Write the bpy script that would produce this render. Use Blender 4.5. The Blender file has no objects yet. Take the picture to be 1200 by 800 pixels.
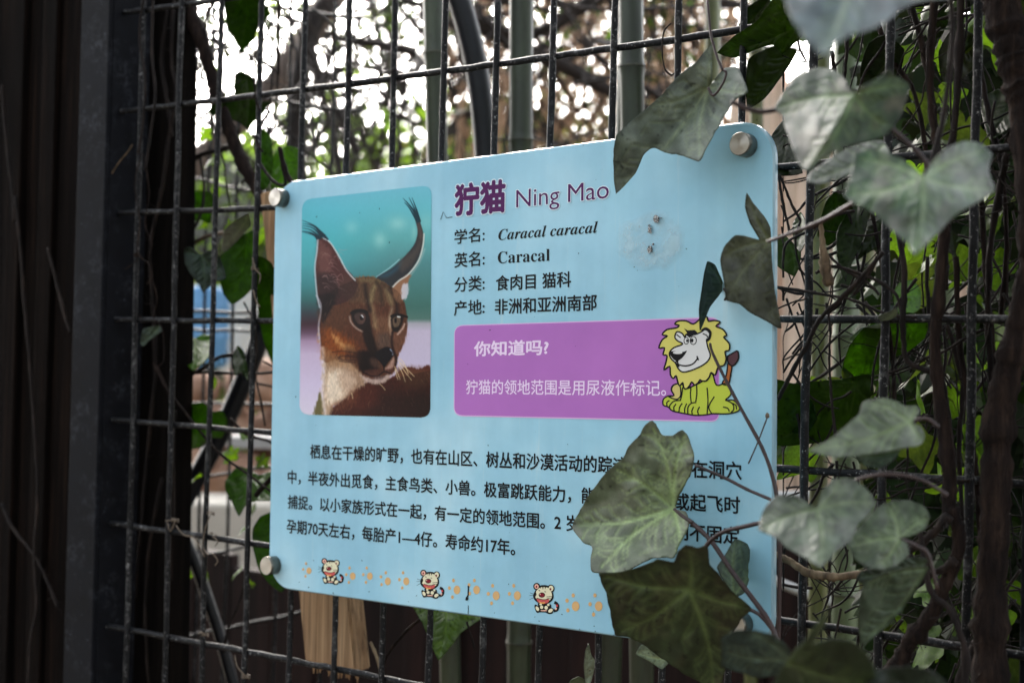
import bpy, bmesh, math, random
import numpy as np
from mathutils import Vector, Matrix
from mathutils.geometry import delaunay_2d_cdt

random.seed(7)
rng = np.random.RandomState(11)
SC = bpy.context.scene
COL = SC.collection

# ------------------------------------------------------------------ camera
ZO = 1.75
CAM = np.array([1.3481938, -1.05379524, -0.28073109 + ZO])
YAW, PITCH, ROLL, FPX = -0.65055004, 0.01275427, 0.02389286, 1667.0
FWD = np.array([math.sin(YAW) * math.cos(PITCH), math.cos(YAW) * math.cos(PITCH), math.sin(PITCH)])
_r = np.array([math.cos(YAW), -math.sin(YAW), 0.0])
_u = np.cross(_r, FWD)
RGT = _r * math.cos(ROLL) + _u * math.sin(ROLL)
UPV = -_r * math.sin(ROLL) + _u * math.cos(ROLL)

cd = bpy.data.cameras.new('camera')
cam = bpy.data.objects.new('camera', cd)
COL.objects.link(cam)
cd.lens = 50.01; cd.sensor_width = 36.0
cd.clip_start = 0.02; cd.clip_end = 600
m = Matrix.Identity(4)
for i in range(3):
    m[i][0] = RGT[i]; m[i][1] = UPV[i]; m[i][2] = -FWD[i]; m[i][3] = CAM[i]
cam.matrix_world = m
cd.dof.use_dof = True
cd.dof.focus_distance = 1.22
cd.dof.aperture_fstop = 5.6
SC.camera = cam

# ------------------------------------------------------------------ sky, sun, exposure
W = bpy.data.worlds.new('World'); SC.world = W; W.use_nodes = True
nt = W.node_tree; nt.nodes.clear()
sky = nt.nodes.new('ShaderNodeTexSky'); sky.sky_type = 'NISHITA'; sky.sun_disc = False
SUN_EL, SUN_ROT = math.radians(30), math.radians(-50)
sky.sun_elevation = SUN_EL; sky.sun_rotation = SUN_ROT
sky.air_density = 1.0; sky.dust_density = 5.0; sky.ozone_density = 1.0
hs = nt.nodes.new('ShaderNodeHueSaturation'); hs.inputs['Saturation'].default_value = 0.30
bg = nt.nodes.new('ShaderNodeBackground'); bg.inputs['Strength'].default_value = 0.15
wo = nt.nodes.new('ShaderNodeOutputWorld')
nt.links.new(sky.outputs[0], hs.inputs['Color']); nt.links.new(hs.outputs[0], bg.inputs['Color'])
nt.links.new(bg.outputs[0], wo.inputs['Surface'])
sl = bpy.data.lights.new('sun', 'SUN'); sl.energy = 0.6; sl.angle = math.radians(18); sl.color = (1, 0.92, 0.82)
so = bpy.data.objects.new('sun', sl); COL.objects.link(so)
# the sky's sun: rotation measured from +Y clockwise seen from above
sd = Vector((math.sin(SUN_ROT) * math.cos(SUN_EL), math.cos(SUN_ROT) * math.cos(SUN_EL), math.sin(SUN_EL)))
so.rotation_euler = sd.to_track_quat('Z', 'Y').to_euler()
so.location = (0, 0, 6)
SC.view_settings.view_transform = 'Standard'; SC.view_settings.look = 'None'
SC.view_settings.gamma = 1.0
SC.view_settings.exposure = 2.75

# ------------------------------------------------------------------ geometry of the view: pixel of the photograph + real distance -> point
def P(px, py, d):
    return CAM + d * (FWD + RGT * ((px - 600) / FPX) + UPV * ((400 - py) / FPX))
def F(px, py, y=0.0):                      # point on the vertical plane Y = y (the fence is Y = 0)
    r = FWD + RGT * ((px - 600) / FPX) + UPV * ((400 - py) / FPX)
    return CAM + r * ((y - CAM[1]) / r[1])
def FD(px, py, y=0.0):                     # distance along the view axis to that plane
    r = FWD + RGT * ((px - 600) / FPX) + UPV * ((400 - py) / FPX)
    return (y - CAM[1]) / r[1]
# sign pose
SO = np.array([0.54458223, -0.03, -0.30448567 + ZO]); SW, SH = 0.59200204, 0.42102261
_ry, _rz, _rx = 0.02579497, -0.04437978, 0.01047471
EX = np.array([math.cos(_rz) * math.cos(_ry), math.sin(_rz), math.sin(_ry) * math.cos(_rz)]); EX /= np.linalg.norm(EX)
EZ = np.array([-math.sin(_ry), math.sin(_rx), math.cos(_ry) * math.cos(_rx)]); EZ /= np.linalg.norm(EZ)
EZ = EZ - EX * (EX @ EZ); EZ /= np.linalg.norm(EZ)
EN = np.cross(EX, EZ)                      # toward the viewer
def S(px, py):                             # point on the sign face, local (u, v)
    px = np.asarray(px, float); py = np.asarray(py, float)
    r = FWD + RGT * ((px - 600) / FPX)[..., None] + UPV * ((400 - py) / FPX)[..., None]
    t = ((SO - CAM) @ EN) / (r @ EN)
    q = CAM + r * t[..., None] - SO
    return np.stack([q @ EX, q @ EZ], -1)
def SD(px, py):
    r = FWD + RGT * ((px - 600) / FPX) + UPV * ((400 - py) / FPX)
    return ((SO - CAM) @ EN) / (r @ EN)

# ------------------------------------------------------------------ object helpers
def tag(o, label=None, cat=None, group=None, kind=None):
    if label: o['label'] = label
    if cat: o['category'] = cat
    if group: o['group'] = group
    if kind: o['kind'] = kind
    return o
def thing(name, loc, label, cat, group=None):
    o = bpy.data.objects.new(name, None); COL.objects.link(o)
    o.location = Vector([float(c) for c in loc]); o.empty_display_size = 0.05
    return tag(o, label, cat, group)
def mesh(name, v, f, mats, smooth=False, mi=None, col=None):
    me = bpy.data.meshes.new(name)
    me.from_pydata([tuple(map(float, p)) for p in v], [], f)
    if not isinstance(mats, (list, tuple)): mats = [mats]
    for m_ in mats: me.materials.append(m_)
    if mi is not None: me.polygons.foreach_set('material_index', mi)
    if smooth: me.polygons.foreach_set('use_smooth', [True] * len(me.polygons))
    if col is not None:
        a = me.color_attributes.new('col', 'FLOAT_COLOR', 'POINT')
        c4 = np.ones((len(v), 4), np.float32); c4[:, :3] = col
        a.data.foreach_set('color', c4.ravel())
    me.update()
    return me
def part(name, me, parent=None):
    o = bpy.data.objects.new(name, me); COL.objects.link(o)
    if parent: o.parent = parent
    return o
def wloc(o):
    l = np.zeros(3)
    while o is not None:
        l = l + np.array(o.location); o = o.parent
    return l
def wpart(name, v, f, mats, parent=None, smooth=False, mi=None, col=None):   # vertices in world space
    v = np.asarray(v, float)
    if parent is not None: v = v - wloc(parent)
    return part(name, mesh(name, v, f, mats, smooth, mi, col), parent)
def cr(pts, k=6, closed=False):            # Catmull-Rom
    p = np.asarray(pts, float); n = len(p); out = []
    rngi = range(n if closed else n - 1)
    for i in rngi:
        if closed: a, b, c, d = p[i - 1], p[i], p[(i + 1) % n], p[(i + 2) % n]
        else: a, b, c, d = p[max(i - 1, 0)], p[i], p[i + 1], p[min(i + 2, n - 1)]
        for j in range(k):
            t = j / k
            out.append(0.5 * ((2 * b) + (-a + c) * t + (2 * a - 5 * b + 4 * c - d) * t * t + (-a + 3 * b - 3 * c + d) * t ** 3))
    if not closed: out.append(p[-1])
    return np.array(out)
def tube(path, rad, n=8, rough=0.0, cap=True, lump=None):
    p = np.asarray(path, float); m_ = len(p)
    rad = np.full(m_, rad) if np.isscalar(rad) else np.interp(np.linspace(0, 1, m_), np.linspace(0, 1, len(rad)), rad)
    if rough: rad = rad * (1 + rough * rng.uniform(-1, 1, m_))
    t = np.gradient(p, axis=0); t /= np.linalg.norm(t, axis=1)[:, None] + 1e-12
    ref = np.array([0, 0, 1.0]) if abs(t[0][2]) < 0.9 else np.array([0, 1.0, 0])
    a = np.cross(t[0], ref); a /= np.linalg.norm(a)
    v = []; f = []
    for i in range(m_):
        a = a - t[i] * (a @ t[i]); a /= np.linalg.norm(a) + 1e-12
        b = np.cross(t[i], a)
        for j in range(n):
            th = 2 * math.pi * j / n
            rr = rad[i] * (1 + (lump * rng.uniform(-1, 1) if lump else 0))
            v.append(p[i] + rr * (a * math.cos(th) + b * math.sin(th)))
    for i in range(m_ - 1):
        for j in range(n):
            f.append((i * n + j, i * n + (j + 1) % n, (i + 1) * n + (j + 1) % n, (i + 1) * n + j))
    if cap:
        f.append(tuple(range(n))[::-1]); f.append(tuple((m_ - 1) * n + j for j in range(n)))
    return v, f
class MB:                                   # joins several shapes into one mesh
    def __init__(s): s.v = []; s.f = []; s.mi = []
    def add(s, vf, m_=0):
        o = len(s.v); s.v.extend(list(vf[0])); s.f.extend([tuple(i + o for i in q) for q in vf[1]]); s.mi.extend([m_] * len(vf[1]))
    def part(s, name, mats, parent=None, smooth=True): return wpart(name, s.v, s.f, mats, parent, smooth, s.mi)
def box8(c):                                # 8 corners: bottom 4 (ccw) then top 4
    return [np.array(p, float) for p in c], [(3, 2, 1, 0), (4, 5, 6, 7), (0, 1, 5, 4), (1, 2, 6, 5), (2, 3, 7, 6), (3, 0, 4, 7)]
def box(x0, x1, y0, y1, z0, z1):
    return box8([(x0, y0, z0), (x1, y0, z0), (x1, y1, z0), (x0, y1, z0), (x0, y0, z1), (x1, y0, z1), (x1, y1, z1), (x0, y1, z1)])
def bevelled(v, f, w, seg=2):
    bm = bmesh.new(); vs = [bm.verts.new(p) for p in v]
    for q in f: bm.faces.new([vs[i] for i in q])
    bm.normal_update()
    bmesh.ops.recalc_face_normals(bm, faces=bm.faces)
    bmesh.ops.bevel(bm, geom=list(bm.edges), offset=w, segments=seg, affect='EDGES', profile=0.5)
    bm.verts.index_update()
    return [np.array(x.co) for x in bm.verts], [tuple(x.index for x in q.verts) for q in bm.faces]

# ------------------------------------------------------------------ materials
def lin(c):
    c = np.asarray(c, float) / 255.0
    return np.where(c <= 0.04045, c / 12.92, ((c + 0.055) / 1.055) ** 2.4)
def rgba(c): return tuple(float(x) for x in lin(c)) + (1.0,)
def newmat(name):
    m_ = bpy.data.materials.new(name); m_.use_nodes = True
    b = m_.node_tree.nodes['Principled BSDF']
    return m_, m_.node_tree, b
def coords(t, scale=(1, 1, 1), kind='Object'):
    tc = t.nodes.new('ShaderNodeTexCoord'); mp = t.nodes.new('ShaderNodeMapping')
    mp.inputs['Scale'].default_value = scale
    t.links.new(tc.outputs[kind], mp.inputs['Vector']); return mp.outputs['Vector']
def noise(t, vec, scale, detail=4, rough=0.6, dist=0.0):
    n = t.nodes.new('ShaderNodeTexNoise'); n.inputs['Scale'].default_value = scale
    n.inputs['Detail'].default_value = detail; n.inputs['Roughness'].default_value = rough; n.inputs['Distortion'].default_value = dist
    t.links.new(vec, n.inputs['Vector']); return n.outputs['Fac']
def ramp(t, fac, stops):
    r = t.nodes.new('ShaderNodeValToRGB'); e = r.color_ramp.elements
    e[0].position, e[0].color = stops[0][0], stops[0][1]; e[1].position, e[1].color = stops[-1][0], stops[-1][1]
    for p_, c_ in stops[1:-1]:
        x = e.new(p_); x.color = c_
    t.links.new(fac, r.inputs['Fac']); return r.outputs['Color']
def mix(t, fac, a, b, mode='MIX'):
    n = t.nodes.new('ShaderNodeMix'); n.data_type = 'RGBA'; n.blend_type = mode
    for s, val in ((0, fac), (6, a), (7, b)):
        if hasattr(val, 'is_linked') or isinstance(val, bpy.types.NodeSocket): t.links.new(val, n.inputs[s])
        else: n.inputs[s].default_value = val
    return n.outputs[2]
def bump(t, b, fac, strength=0.3, dist=0.002):
    n = t.nodes.new('ShaderNodeBump'); n.inputs['Strength'].default_value = strength; n.inputs['Distance'].default_value = dist
    t.links.new(fac, n.inputs['Height']); t.links.new(n.outputs[0], b.inputs['Normal'])
def noisy(name, c1, c2, scale=(20, 20, 20), ns=1.0, rough=0.8, bs=0.3, bd=0.002, c3=None, detail=6, p=(0.3, 0.7), metal=0.0, spec=0.5):
    m_, t, b = newmat(name)
    v = coords(t, scale); n = noise(t, v, ns, detail)
    st = [(p[0], rgba(c1)), (p[1], rgba(c2))]
    if c3: st = [(p[0], rgba(c1)), ((p[0] + p[1]) / 2, rgba(c2)), (p[1], rgba(c3))]
    t.links.new(ramp(t, n, st), b.inputs['Base Color'])
    b.inputs['Roughness'].default_value = rough; b.inputs['Metallic'].default_value = metal
    b.inputs['Specular IOR Level'].default_value = spec
    if bs: bump(t, b, noise(t, v, ns * 2.3, 6, 0.7), bs, bd)
    return m_
def flat(name, c, rough=0.5, coat=0.0):
    m_, t, b = newmat(name); b.inputs['Base Color'].default_value = rgba(c); b.inputs['Roughness'].default_value = rough
    b.inputs['Coat Weight'].default_value = coat; b.inputs['Coat Roughness'].default_value = 0.08
    return m_

def chipped(name, base, base2, chip, amt=0.62, sc=55, rough=0.45):
    m_, t, b = newmat(name)
    v = coords(t, (1, 1, 1), 'Object')
    n1 = noise(t, v, 30, 5, 0.6); n2 = noise(t, v, sc * 4, 6, 0.75)
    c0 = ramp(t, n1, [(0.3, rgba(base)), (0.7, rgba(base2))])
    k = ramp(t, n2, [(amt, (0, 0, 0, 1)), (amt + 0.06, (1, 1, 1, 1))])
    n9 = noise(t, v, 26, 4, 0.7); n8 = noise(t, v, 150, 5, 0.8)
    k9 = mix(t, 1.0, ramp(t, n9, [(.50, (0, 0, 0, 1)), (.66, (1, 1, 1, 1))]), ramp(t, n8, [(.47, (0, 0, 0, 1)), (.56, (.8, .8, .8, 1))]), 'MULTIPLY')
    c0 = mix(t, k9, c0, rgba([x * .62 for x in chip]))
    t.links.new(mix(t, k, c0, rgba(chip)), b.inputs['Base Color'])
    b.inputs['Roughness'].default_value = rough; b.inputs['Specular IOR Level'].default_value = 0.16
    bump(t, b, n2, 0.35, 0.0008)
    return m_
M_WIRE = chipped('black_painted_wire', (7, 8, 10), (24, 25, 28), (140, 140, 140), 0.595, 75, 0.55)
M_STEEL = chipped('dark_painted_steel', (2, 3, 7), (7, 10, 17), (66, 70, 80), 0.64, 34, 0.75)
M_PIPE = noisy('black_plastic_pipe', (10, 12, 16), (20, 23, 30), rough=0.45, bs=0.1, spec=0.3)

def woodmat(name, c1, c2, c3, sx=60, sz=3, rough=0.8, bs=0.5, bd=0.0015, spec=0.25):
    m_, t, b = newmat(name)
    v = coords(t, (sx, sx, sz)); n = noise(t, v, 1.0, 7, 0.65, 0.6)
    v2 = coords(t, (sx * 3, sx * 3, sz * 1.3)); n2 = noise(t, v2, 1.0, 4, 0.7)
    c = ramp(t, n, [(0.32, rgba(c1)), (0.52, rgba(c2)), (0.72, rgba(c3))])
    k = ramp(t, n2, [(0.35, (0.45, 0.45, 0.45, 1)), (0.55, (1, 1, 1, 1))])
    c = mix(t, 1.0, c, k, 'MULTIPLY')
    v3 = coords(t, (4, 4, 4)); n3 = noise(t, v3, 1.0, 3)
    c = mix(t, 1.0, c, ramp(t, n3, [(0.35, (0.7, 0.7, 0.72, 1)), (0.65, (1.1, 1.08, 1.05, 1))]), 'MULTIPLY')
    t.links.new(c, b.inputs['Base Color']); b.inputs['Roughness'].default_value = rough
    b.inputs['Specular IOR Level'].default_value = spec
    bump(t, b, n, bs, bd)
    return m_
M_DARKWOOD = woodmat('dark_weathered_wood', (5, 3, 2), (13, 8, 6), (32, 22, 16), 110, 4, 0.95, 0.9, 0.0025, 0.06)
M_BROWNWOOD = woodmat('brown_board_wood', (6, 5, 4), (15, 12, 10), (28, 22, 18), 70, 3, .95, .7, .002, .06)
M_TIMBER = woodmat('pale_timber', (128, 98, 70), (162, 130, 97), (182, 152, 118), 90, 3.5, 0.75, 0.35)
M_PLANK = woodmat('weathered_pale_plank', (196, 166, 144), (224, 198, 178), (238, 218, 200), 40, 2, 0.8, 0.4)
M_REDWOOD = woodmat('dark_red_board_wood', (24, 12, 11), (38, 20, 18), (52, 30, 26), 25, 2)
M_BARK = noisy('brown_bark', (9, 6, 6), (28, 20, 17), (150, 150, 22), 1.0, 0.95, 1.0, 0.005, (52, 40, 33), spec=.15)
M_BARKD = noisy('dark_vine_bark', (8, 6, 6), (22, 16, 14), (130, 130, 30), 1.0, 0.85, 0.9, 0.0016, (40, 31, 26), spec=.2)
M_BARKL = noisy('pale_vine_bark', (50, 40, 31), (92, 77, 60), (120, 120, 30), 1.0, 0.85, 0.8, 0.001, (124, 108, 86), spec=.2)
M_STEM = noisy('red_brown_stem', (30, 16, 17), (52, 32, 30), (200, 200, 80), 1.0, 0.5, 0.3, 0.0006)
M_DRY = noisy('dry_straw_tendril', (62, 52, 43), (108, 94, 78), (200, 200, 200), 1.0, 0.8, 0.4, 0.0005)
M_TWIG = noisy('bare_twig', (20, 16, 14), (44, 35, 29), (20, 20, 20), 1.0, 0.9, 0.3, 0.002)
M_ROOT = noisy('hanging_dry_twig', (140, 108, 82), (196, 164, 134), (20, 20, 20), 1.0, 0.9, 0.0)

def bamboo(name, c1, c2, c3):
    m_, t, b = newmat(name)
    v = coords(t, (40, 40, 4)); n = noise(t, v, 1.0, 5, 0.6)
    cc_ = ramp(t, n, [(0.3, rgba(c1)), (0.5, rgba(c2)), (0.75, rgba(c3))]); n5 = noise(t, coords(t, (9, 9, 5)), 1.0, 5, .7); n6 = noise(t, coords(t, (160, 160, 60)), 1.0, 4, .7)
    cc_ = mix(t, 1.0, cc_, ramp(t, n5, [(.35, (.55, .55, .5, 1)), (.65, (1.15, 1.12, 1.1, 1))]), 'MULTIPLY')
    cc_ = mix(t, 1.0, cc_, ramp(t, n6, [(.32, (.6, .58, .5, 1)), (.45, (1, 1, 1, 1))]), 'MULTIPLY')
    t.links.new(cc_, b.inputs['Base Color']); b.inputs['Roughness'].default_value = 0.42
    return m_
M_BAMG = bamboo('grey_green_bamboo', (26, 34, 22), (42, 52, 35), (62, 72, 50))
M_BAMY = bamboo('yellow_green_bamboo', (56, 62, 28), (86, 92, 48), (120, 122, 74))
M_BAMP = bamboo('pale_green_bamboo', (62, 76, 54), (92, 108, 80), (124, 138, 106))
M_NODE = noisy('bamboo_node_ring', (30, 32, 24), (70, 70, 54), (60, 60, 60), 1.0, 0.7, 0.3)

def leafmat(name, transl, rough, tcol, spec=0.5, sheen=0.0):
    m_ = bpy.data.materials.new(name); m_.use_nodes = True; t = m_.node_tree
    b = t.nodes['Principled BSDF']; out = t.nodes['Material Output']
    at = t.nodes.new('ShaderNodeVertexColor'); at.layer_name = 'col'
    v = coords(t, (1, 1, 1)); n = noise(t, v, 90, 5, 0.65); nb = noise(t, v, 18, 4, 0.6); nc = noise(t, v, 420, 3, 0.7)
    c = mix(t, 1.0, at.outputs['Color'], ramp(t, n, [(0.3, (0.78, 0.78, 0.76, 1)), (0.7, (1.15, 1.15, 1.18, 1))]), 'MULTIPLY')
    c = mix(t, 1.0, c, ramp(t, nb, [(0.3, (0.80, 0.82, 0.78, 1)), (0.7, (1.12, 1.12, 1.12, 1))]), 'MULTIPLY')
    c = mix(t, 1.0, c, ramp(t, nc, [(0.3, (0.9, 0.9, 0.9, 1)), (0.7, (1.08, 1.08, 1.08, 1))]), 'MULTIPLY')
    t.links.new(c, b.inputs['Base Color']); b.inputs['Roughness'].default_value = rough
    b.inputs['Specular IOR Level'].default_value = spec
    bump(t, b, n, 0.25, 0.0008)
    tr = t.nodes.new('ShaderNodeBsdfTranslucent')
    tcx = mix(t, 1.0, c, tcol, 'MULTIPLY')
    t.links.new(tcx, tr.inputs['Color'])
    mx = t.nodes.new('ShaderNodeMixShader'); mx.inputs[0].default_value = transl
    t.links.new(b.outputs[0], mx.inputs[1]); t.links.new(tr.outputs[0], mx.inputs[2]); t.links.new(mx.outputs[0], out.inputs['Surface'])
    return m_
M_LEAF = leafmat('dusty_ivy_leaf', 0.04, 0.48, (1.2, 1.3, 0.6, 1), 0.22)
M_LEAFB = leafmat('fresh_ivy_leaf', 0.55, 0.45, (2.6, 2.0, 0.6, 1), 0.12)
M_LEAFD = leafmat('shaded_ivy_leaf', 0.22, 0.6, (1.6, 1.6, 0.5, 1), 0.1)

# ------------------------------------------------------------------ ground and far setting
v, f = [], []
GN = 24
for i in range(GN + 1):
    for j in range(GN + 1):
        sx = (i / GN - 0.5) * 2; sy = (j / GN - 0.5) * 2
        x = math.copysign(abs(sx) ** 3, sx) * 120; y = math.copysign(abs(sy) ** 3, sy) * 120
        v.append((x, y, 0.02 * math.sin(x * 1.7) * math.cos(y * 1.3) - 0.02))
for i in range(GN):
    for j in range(GN):
        a = i * (GN + 1) + j; f.append((a, a + GN + 1, a + GN + 2, a + 1))
M_GROUND = noisy('brown_soil', (46, 38, 30), (84, 72, 56), (3, 3, 3), 1.0, 0.95, 0.8, 0.02, (104, 92, 72))
tag(part('ground', mesh('ground', v, f, M_GROUND, True)), kind='structure')

# ------------------------------------------------------------------ the sign
sign = thing('information_sign', SO, 'light blue zoo information sign about the caracal, bolted to the wire fence', 'sign')
Rm = Matrix.Identity(4)
for i in range(3):
    Rm[i][0] = EX[i]; Rm[i][1] = -EN[i]; Rm[i][2] = EZ[i]; Rm[i][3] = SO[i]
sign.matrix_world = Rm
# sign-local axes: x right, y into the fence, z up
def rrect(w, h, r, n=10):
    o = []
    for cx, cz, a0 in ((w / 2 - r, h / 2 - r, 0), (-w / 2 + r, h / 2 - r, 90), (-w / 2 + r, -h / 2 + r, 180), (w / 2 - r, -h / 2 + r, 270)):
        for k in range(n + 1):
            a = math.radians(a0 + 90 * k / n); o.append((cx + r * math.cos(a), cz + r * math.sin(a)))
    return o
def plate(rings, mats, mis):
    v = []; f = []; mi = []
    for pts, y in rings: v += [(x, y, z) for x, z in pts]
    n = len(rings[0][0])
    f.append(tuple(range(n))[::-1]); mi.append(mis[0])
    for k in range(len(rings) - 1):
        for j in range(n):
            f.append((k * n + j, (k + 1) * n + j, (k + 1) * n + (j + 1) % n, k * n + (j + 1) % n)); mi.append(mis[k + 1])
    o = (len(rings) - 1) * n; f.append(tuple(o + j for j in range(n))); mi.append(mis[-1])
    return v, f, mi
# blue print material: pale printed clouds with painted sky reflection, faint vertical bands, dirt specks
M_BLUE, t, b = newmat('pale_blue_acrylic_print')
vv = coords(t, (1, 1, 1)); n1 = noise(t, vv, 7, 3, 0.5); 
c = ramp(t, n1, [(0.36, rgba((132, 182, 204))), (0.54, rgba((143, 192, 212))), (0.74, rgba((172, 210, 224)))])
v2 = coords(t, (60, 1, 3)); n2 = noise(t, v2, 1.0, 2, 0.5)
c = mix(t, 0.5, c, mix(t, 1.0, c, ramp(t, n2, [(0.4, (0.93, 0.95, 0.97, 1)), (0.6, (1.03, 1.03, 1.03, 1))]), 'MULTIPLY'))
n3 = noise(t, vv, 420, 3, 0.6); k3 = ramp(t, n3, [(0.745, (0, 0, 0, 1)), (0.765, (1, 1, 1, 1))])
c = mix(t, k3, c, rgba((70, 105, 120)))
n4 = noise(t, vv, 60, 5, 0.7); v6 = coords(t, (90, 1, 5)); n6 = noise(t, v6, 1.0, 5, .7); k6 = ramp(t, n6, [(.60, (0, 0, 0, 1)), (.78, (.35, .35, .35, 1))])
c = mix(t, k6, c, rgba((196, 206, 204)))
c = mix(t, 1.0, c, ramp(t, n4, [(0.3, (0.96, 0.96, 0.96, 1)), (0.7, (1.02, 1.02, 1.02, 1))]), 'MULTIPLY')
t.links.new(c, b.inputs['Base Color']); b.inputs['Roughness'].default_value = 0.45
b.inputs['Specular IOR Level'].default_value = 0.3
b.inputs['Coat Weight'].default_value = 0.55
t.links.new(ramp(t, noise(t, vv, 25, 5, 0.6), [(0.3, (0.04, 0.04, 0.04, 1)), (0.7, (0.14, 0.14, 0.14, 1))]), b.inputs['Coat Roughness'])
M_EDGE = flat('pale_acrylic_edge', (128, 162, 176), 0.2, 0.5)
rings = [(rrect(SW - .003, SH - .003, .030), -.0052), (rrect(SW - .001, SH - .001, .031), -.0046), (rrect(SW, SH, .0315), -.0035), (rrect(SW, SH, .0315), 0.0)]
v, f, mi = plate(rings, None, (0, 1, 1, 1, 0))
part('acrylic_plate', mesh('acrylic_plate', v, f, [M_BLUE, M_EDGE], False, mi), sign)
FACE = -.0052
def art_y(level): return FACE - 0.00025 - level * 0.00005
class Art:                                  # printed shapes on the sign face, pixel outlines -> sign plane
    def __init__(s): s.v = []; s.f = []; s.mi = []; s.mats = []
    def m(s, mt):
        if mt not in s.mats: s.mats.append(mt)
        return s.mats.index(mt)
    def poly(s, pts, mt, lv):
        q = S(*np.asarray(pts, float).T); o = len(s.v)
        if np.sum(q[:, 0] * np.roll(q[:, 1], -1) - np.roll(q[:, 0], -1) * q[:, 1]) < 0: q = q[::-1]
        s.v += [(a_, art_y(lv), b_) for a_, b_ in q]; s.f.append(tuple(range(o, o + len(q)))); s.mi.append(s.m(mt))
    def stroke(s, pts, w, mt, lv, closed=False, taper=False):
        p = np.asarray(pts, float)
        if closed: p = np.vstack([p, p[:1]])
        t_ = np.gradient(p, axis=0); t_ /= np.linalg.norm(t_, axis=1)[:, None] + 1e-9
        n = np.stack([-t_[:, 1], t_[:, 0]], 1)
        ww = np.full(len(p), w / 2.0)
        if taper: ww = ww * np.linspace(1, 0.15, len(p))
        L = S(*(p + n * ww[:, None]).T); Rr = S(*(p - n * ww[:, None]).T); o = len(s.v)
        for i in range(len(p)): s.v += [(L[i][0], art_y(lv), L[i][1]), (Rr[i][0], art_y(lv), Rr[i][1])]
        for i in range(len(p) - 1): s.f.append((o + 2 * i, o + 2 * i + 1, o + 2 * i + 3, o + 2 * i + 2)); s.mi.append(s.m(mt))
    def ell(s, c, rx, ry, mt, lv, a=0.0, n=20):
        th = np.linspace(0, 2 * math.pi, n, endpoint=False); x = rx * np.cos(th); y = ry * np.sin(th)
        s.poly(np.stack([c[0] + x * math.cos(a) - y * math.sin(a), c[1] + x * math.sin(a) + y * math.cos(a)], 1), mt, lv)
    def part(s, name): return part(name, mesh(name, s.v, s.f, s.mats, False, s.mi), sign)
def ink(name, c):
    m_ = flat(name, c, 0.5, 0.12); m_.node_tree.nodes['Principled BSDF'].inputs['Specular IOR Level'].default_value = .15; return m_
I_BLACK = ink('black_ink', (9, 10, 14)); I_PURPLE = ink('dark_purple_ink', (72, 8, 78)); I_WHITE = ink('white_outline_ink', (205, 220, 232))
I_PINK = noisy('orchid_panel_ink', (156, 92, 172), (168, 100, 182), (12, 12, 12), 1.0, 0.4, 0); I_PINKE = ink('pale_pink_ink', (205, 168, 212)); I_LAV = ink('lavender_white_ink', (226, 206, 234))
I_ORANGE = ink('tan_orange_ink', (202, 164, 112))
I_BLACK.node_tree.nodes['Principled BSDF'].inputs['Coat Weight'].default_value = 0.05

# pink panel
def rquad(tl, tr, br, bl, r, n=8):
    c = [np.array(x, float) for x in (tl, tr, br, bl)]; out = []
    for i in range(4):
        p, a_, b_ = c[i], c[i - 1], c[(i + 1) % 4]
        u1 = (a_ - p) / np.linalg.norm(a_ - p) * r; u2 = (b_ - p) / np.linalg.norm(b_ - p) * r
        for k in range(n + 1):
            s_ = k / n; out.append((1 - s_) ** 2 * (p + u1) + 2 * s_ * (1 - s_) * p + s_ ** 2 * (p + u2))
    return np.array(out)
A = Art()
A.poly(rquad((536.8, 381.3), (847.2, 371.6), (847.2, 494.2), (536.2, 487.4), 11), I_PINKE, 0)
A.poly(rquad((537.6, 382.3), (846.4, 373.2), (846.4, 492.6), (537.2, 486.0), 10), I_PINK, 1)
A.part('pink_panel')

# lettering
def textmesh(s, bold=0.0):
    cu = bpy.data.curves.new('lettering', 'FONT'); cu.body = s; cu.size = 1.0; cu.offset = bold; cu.resolution_u = 3
    ob = bpy.data.objects.new('tmp_text', cu); COL.objects.link(ob)
    dg = bpy.context.evaluated_depsgraph_get(); ev = ob.evaluated_get(dg)
    me = ev.to_mesh()
    v = np.array([tuple(x.co) for x in me.vertices]); f = [tuple(p.vertices) for p in me.polygons]
    ev.to_mesh_clear(); bpy.data.objects.remove(ob); bpy.data.curves.remove(cu)
    return v, f
def shifted(v, f, r, n):
    if r <= 0: return v, f
    V_ = []; F_ = []
    for k in range(n):
        a_ = 2 * math.pi * k / n + .3; o = len(V_) * len(v)
        V_.append(v + np.array([math.cos(a_) * r, math.sin(a_) * r, k * .004])); F_ += [tuple(i + o for i in q) for q in f]
    return np.vstack(V_), F_
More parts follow.
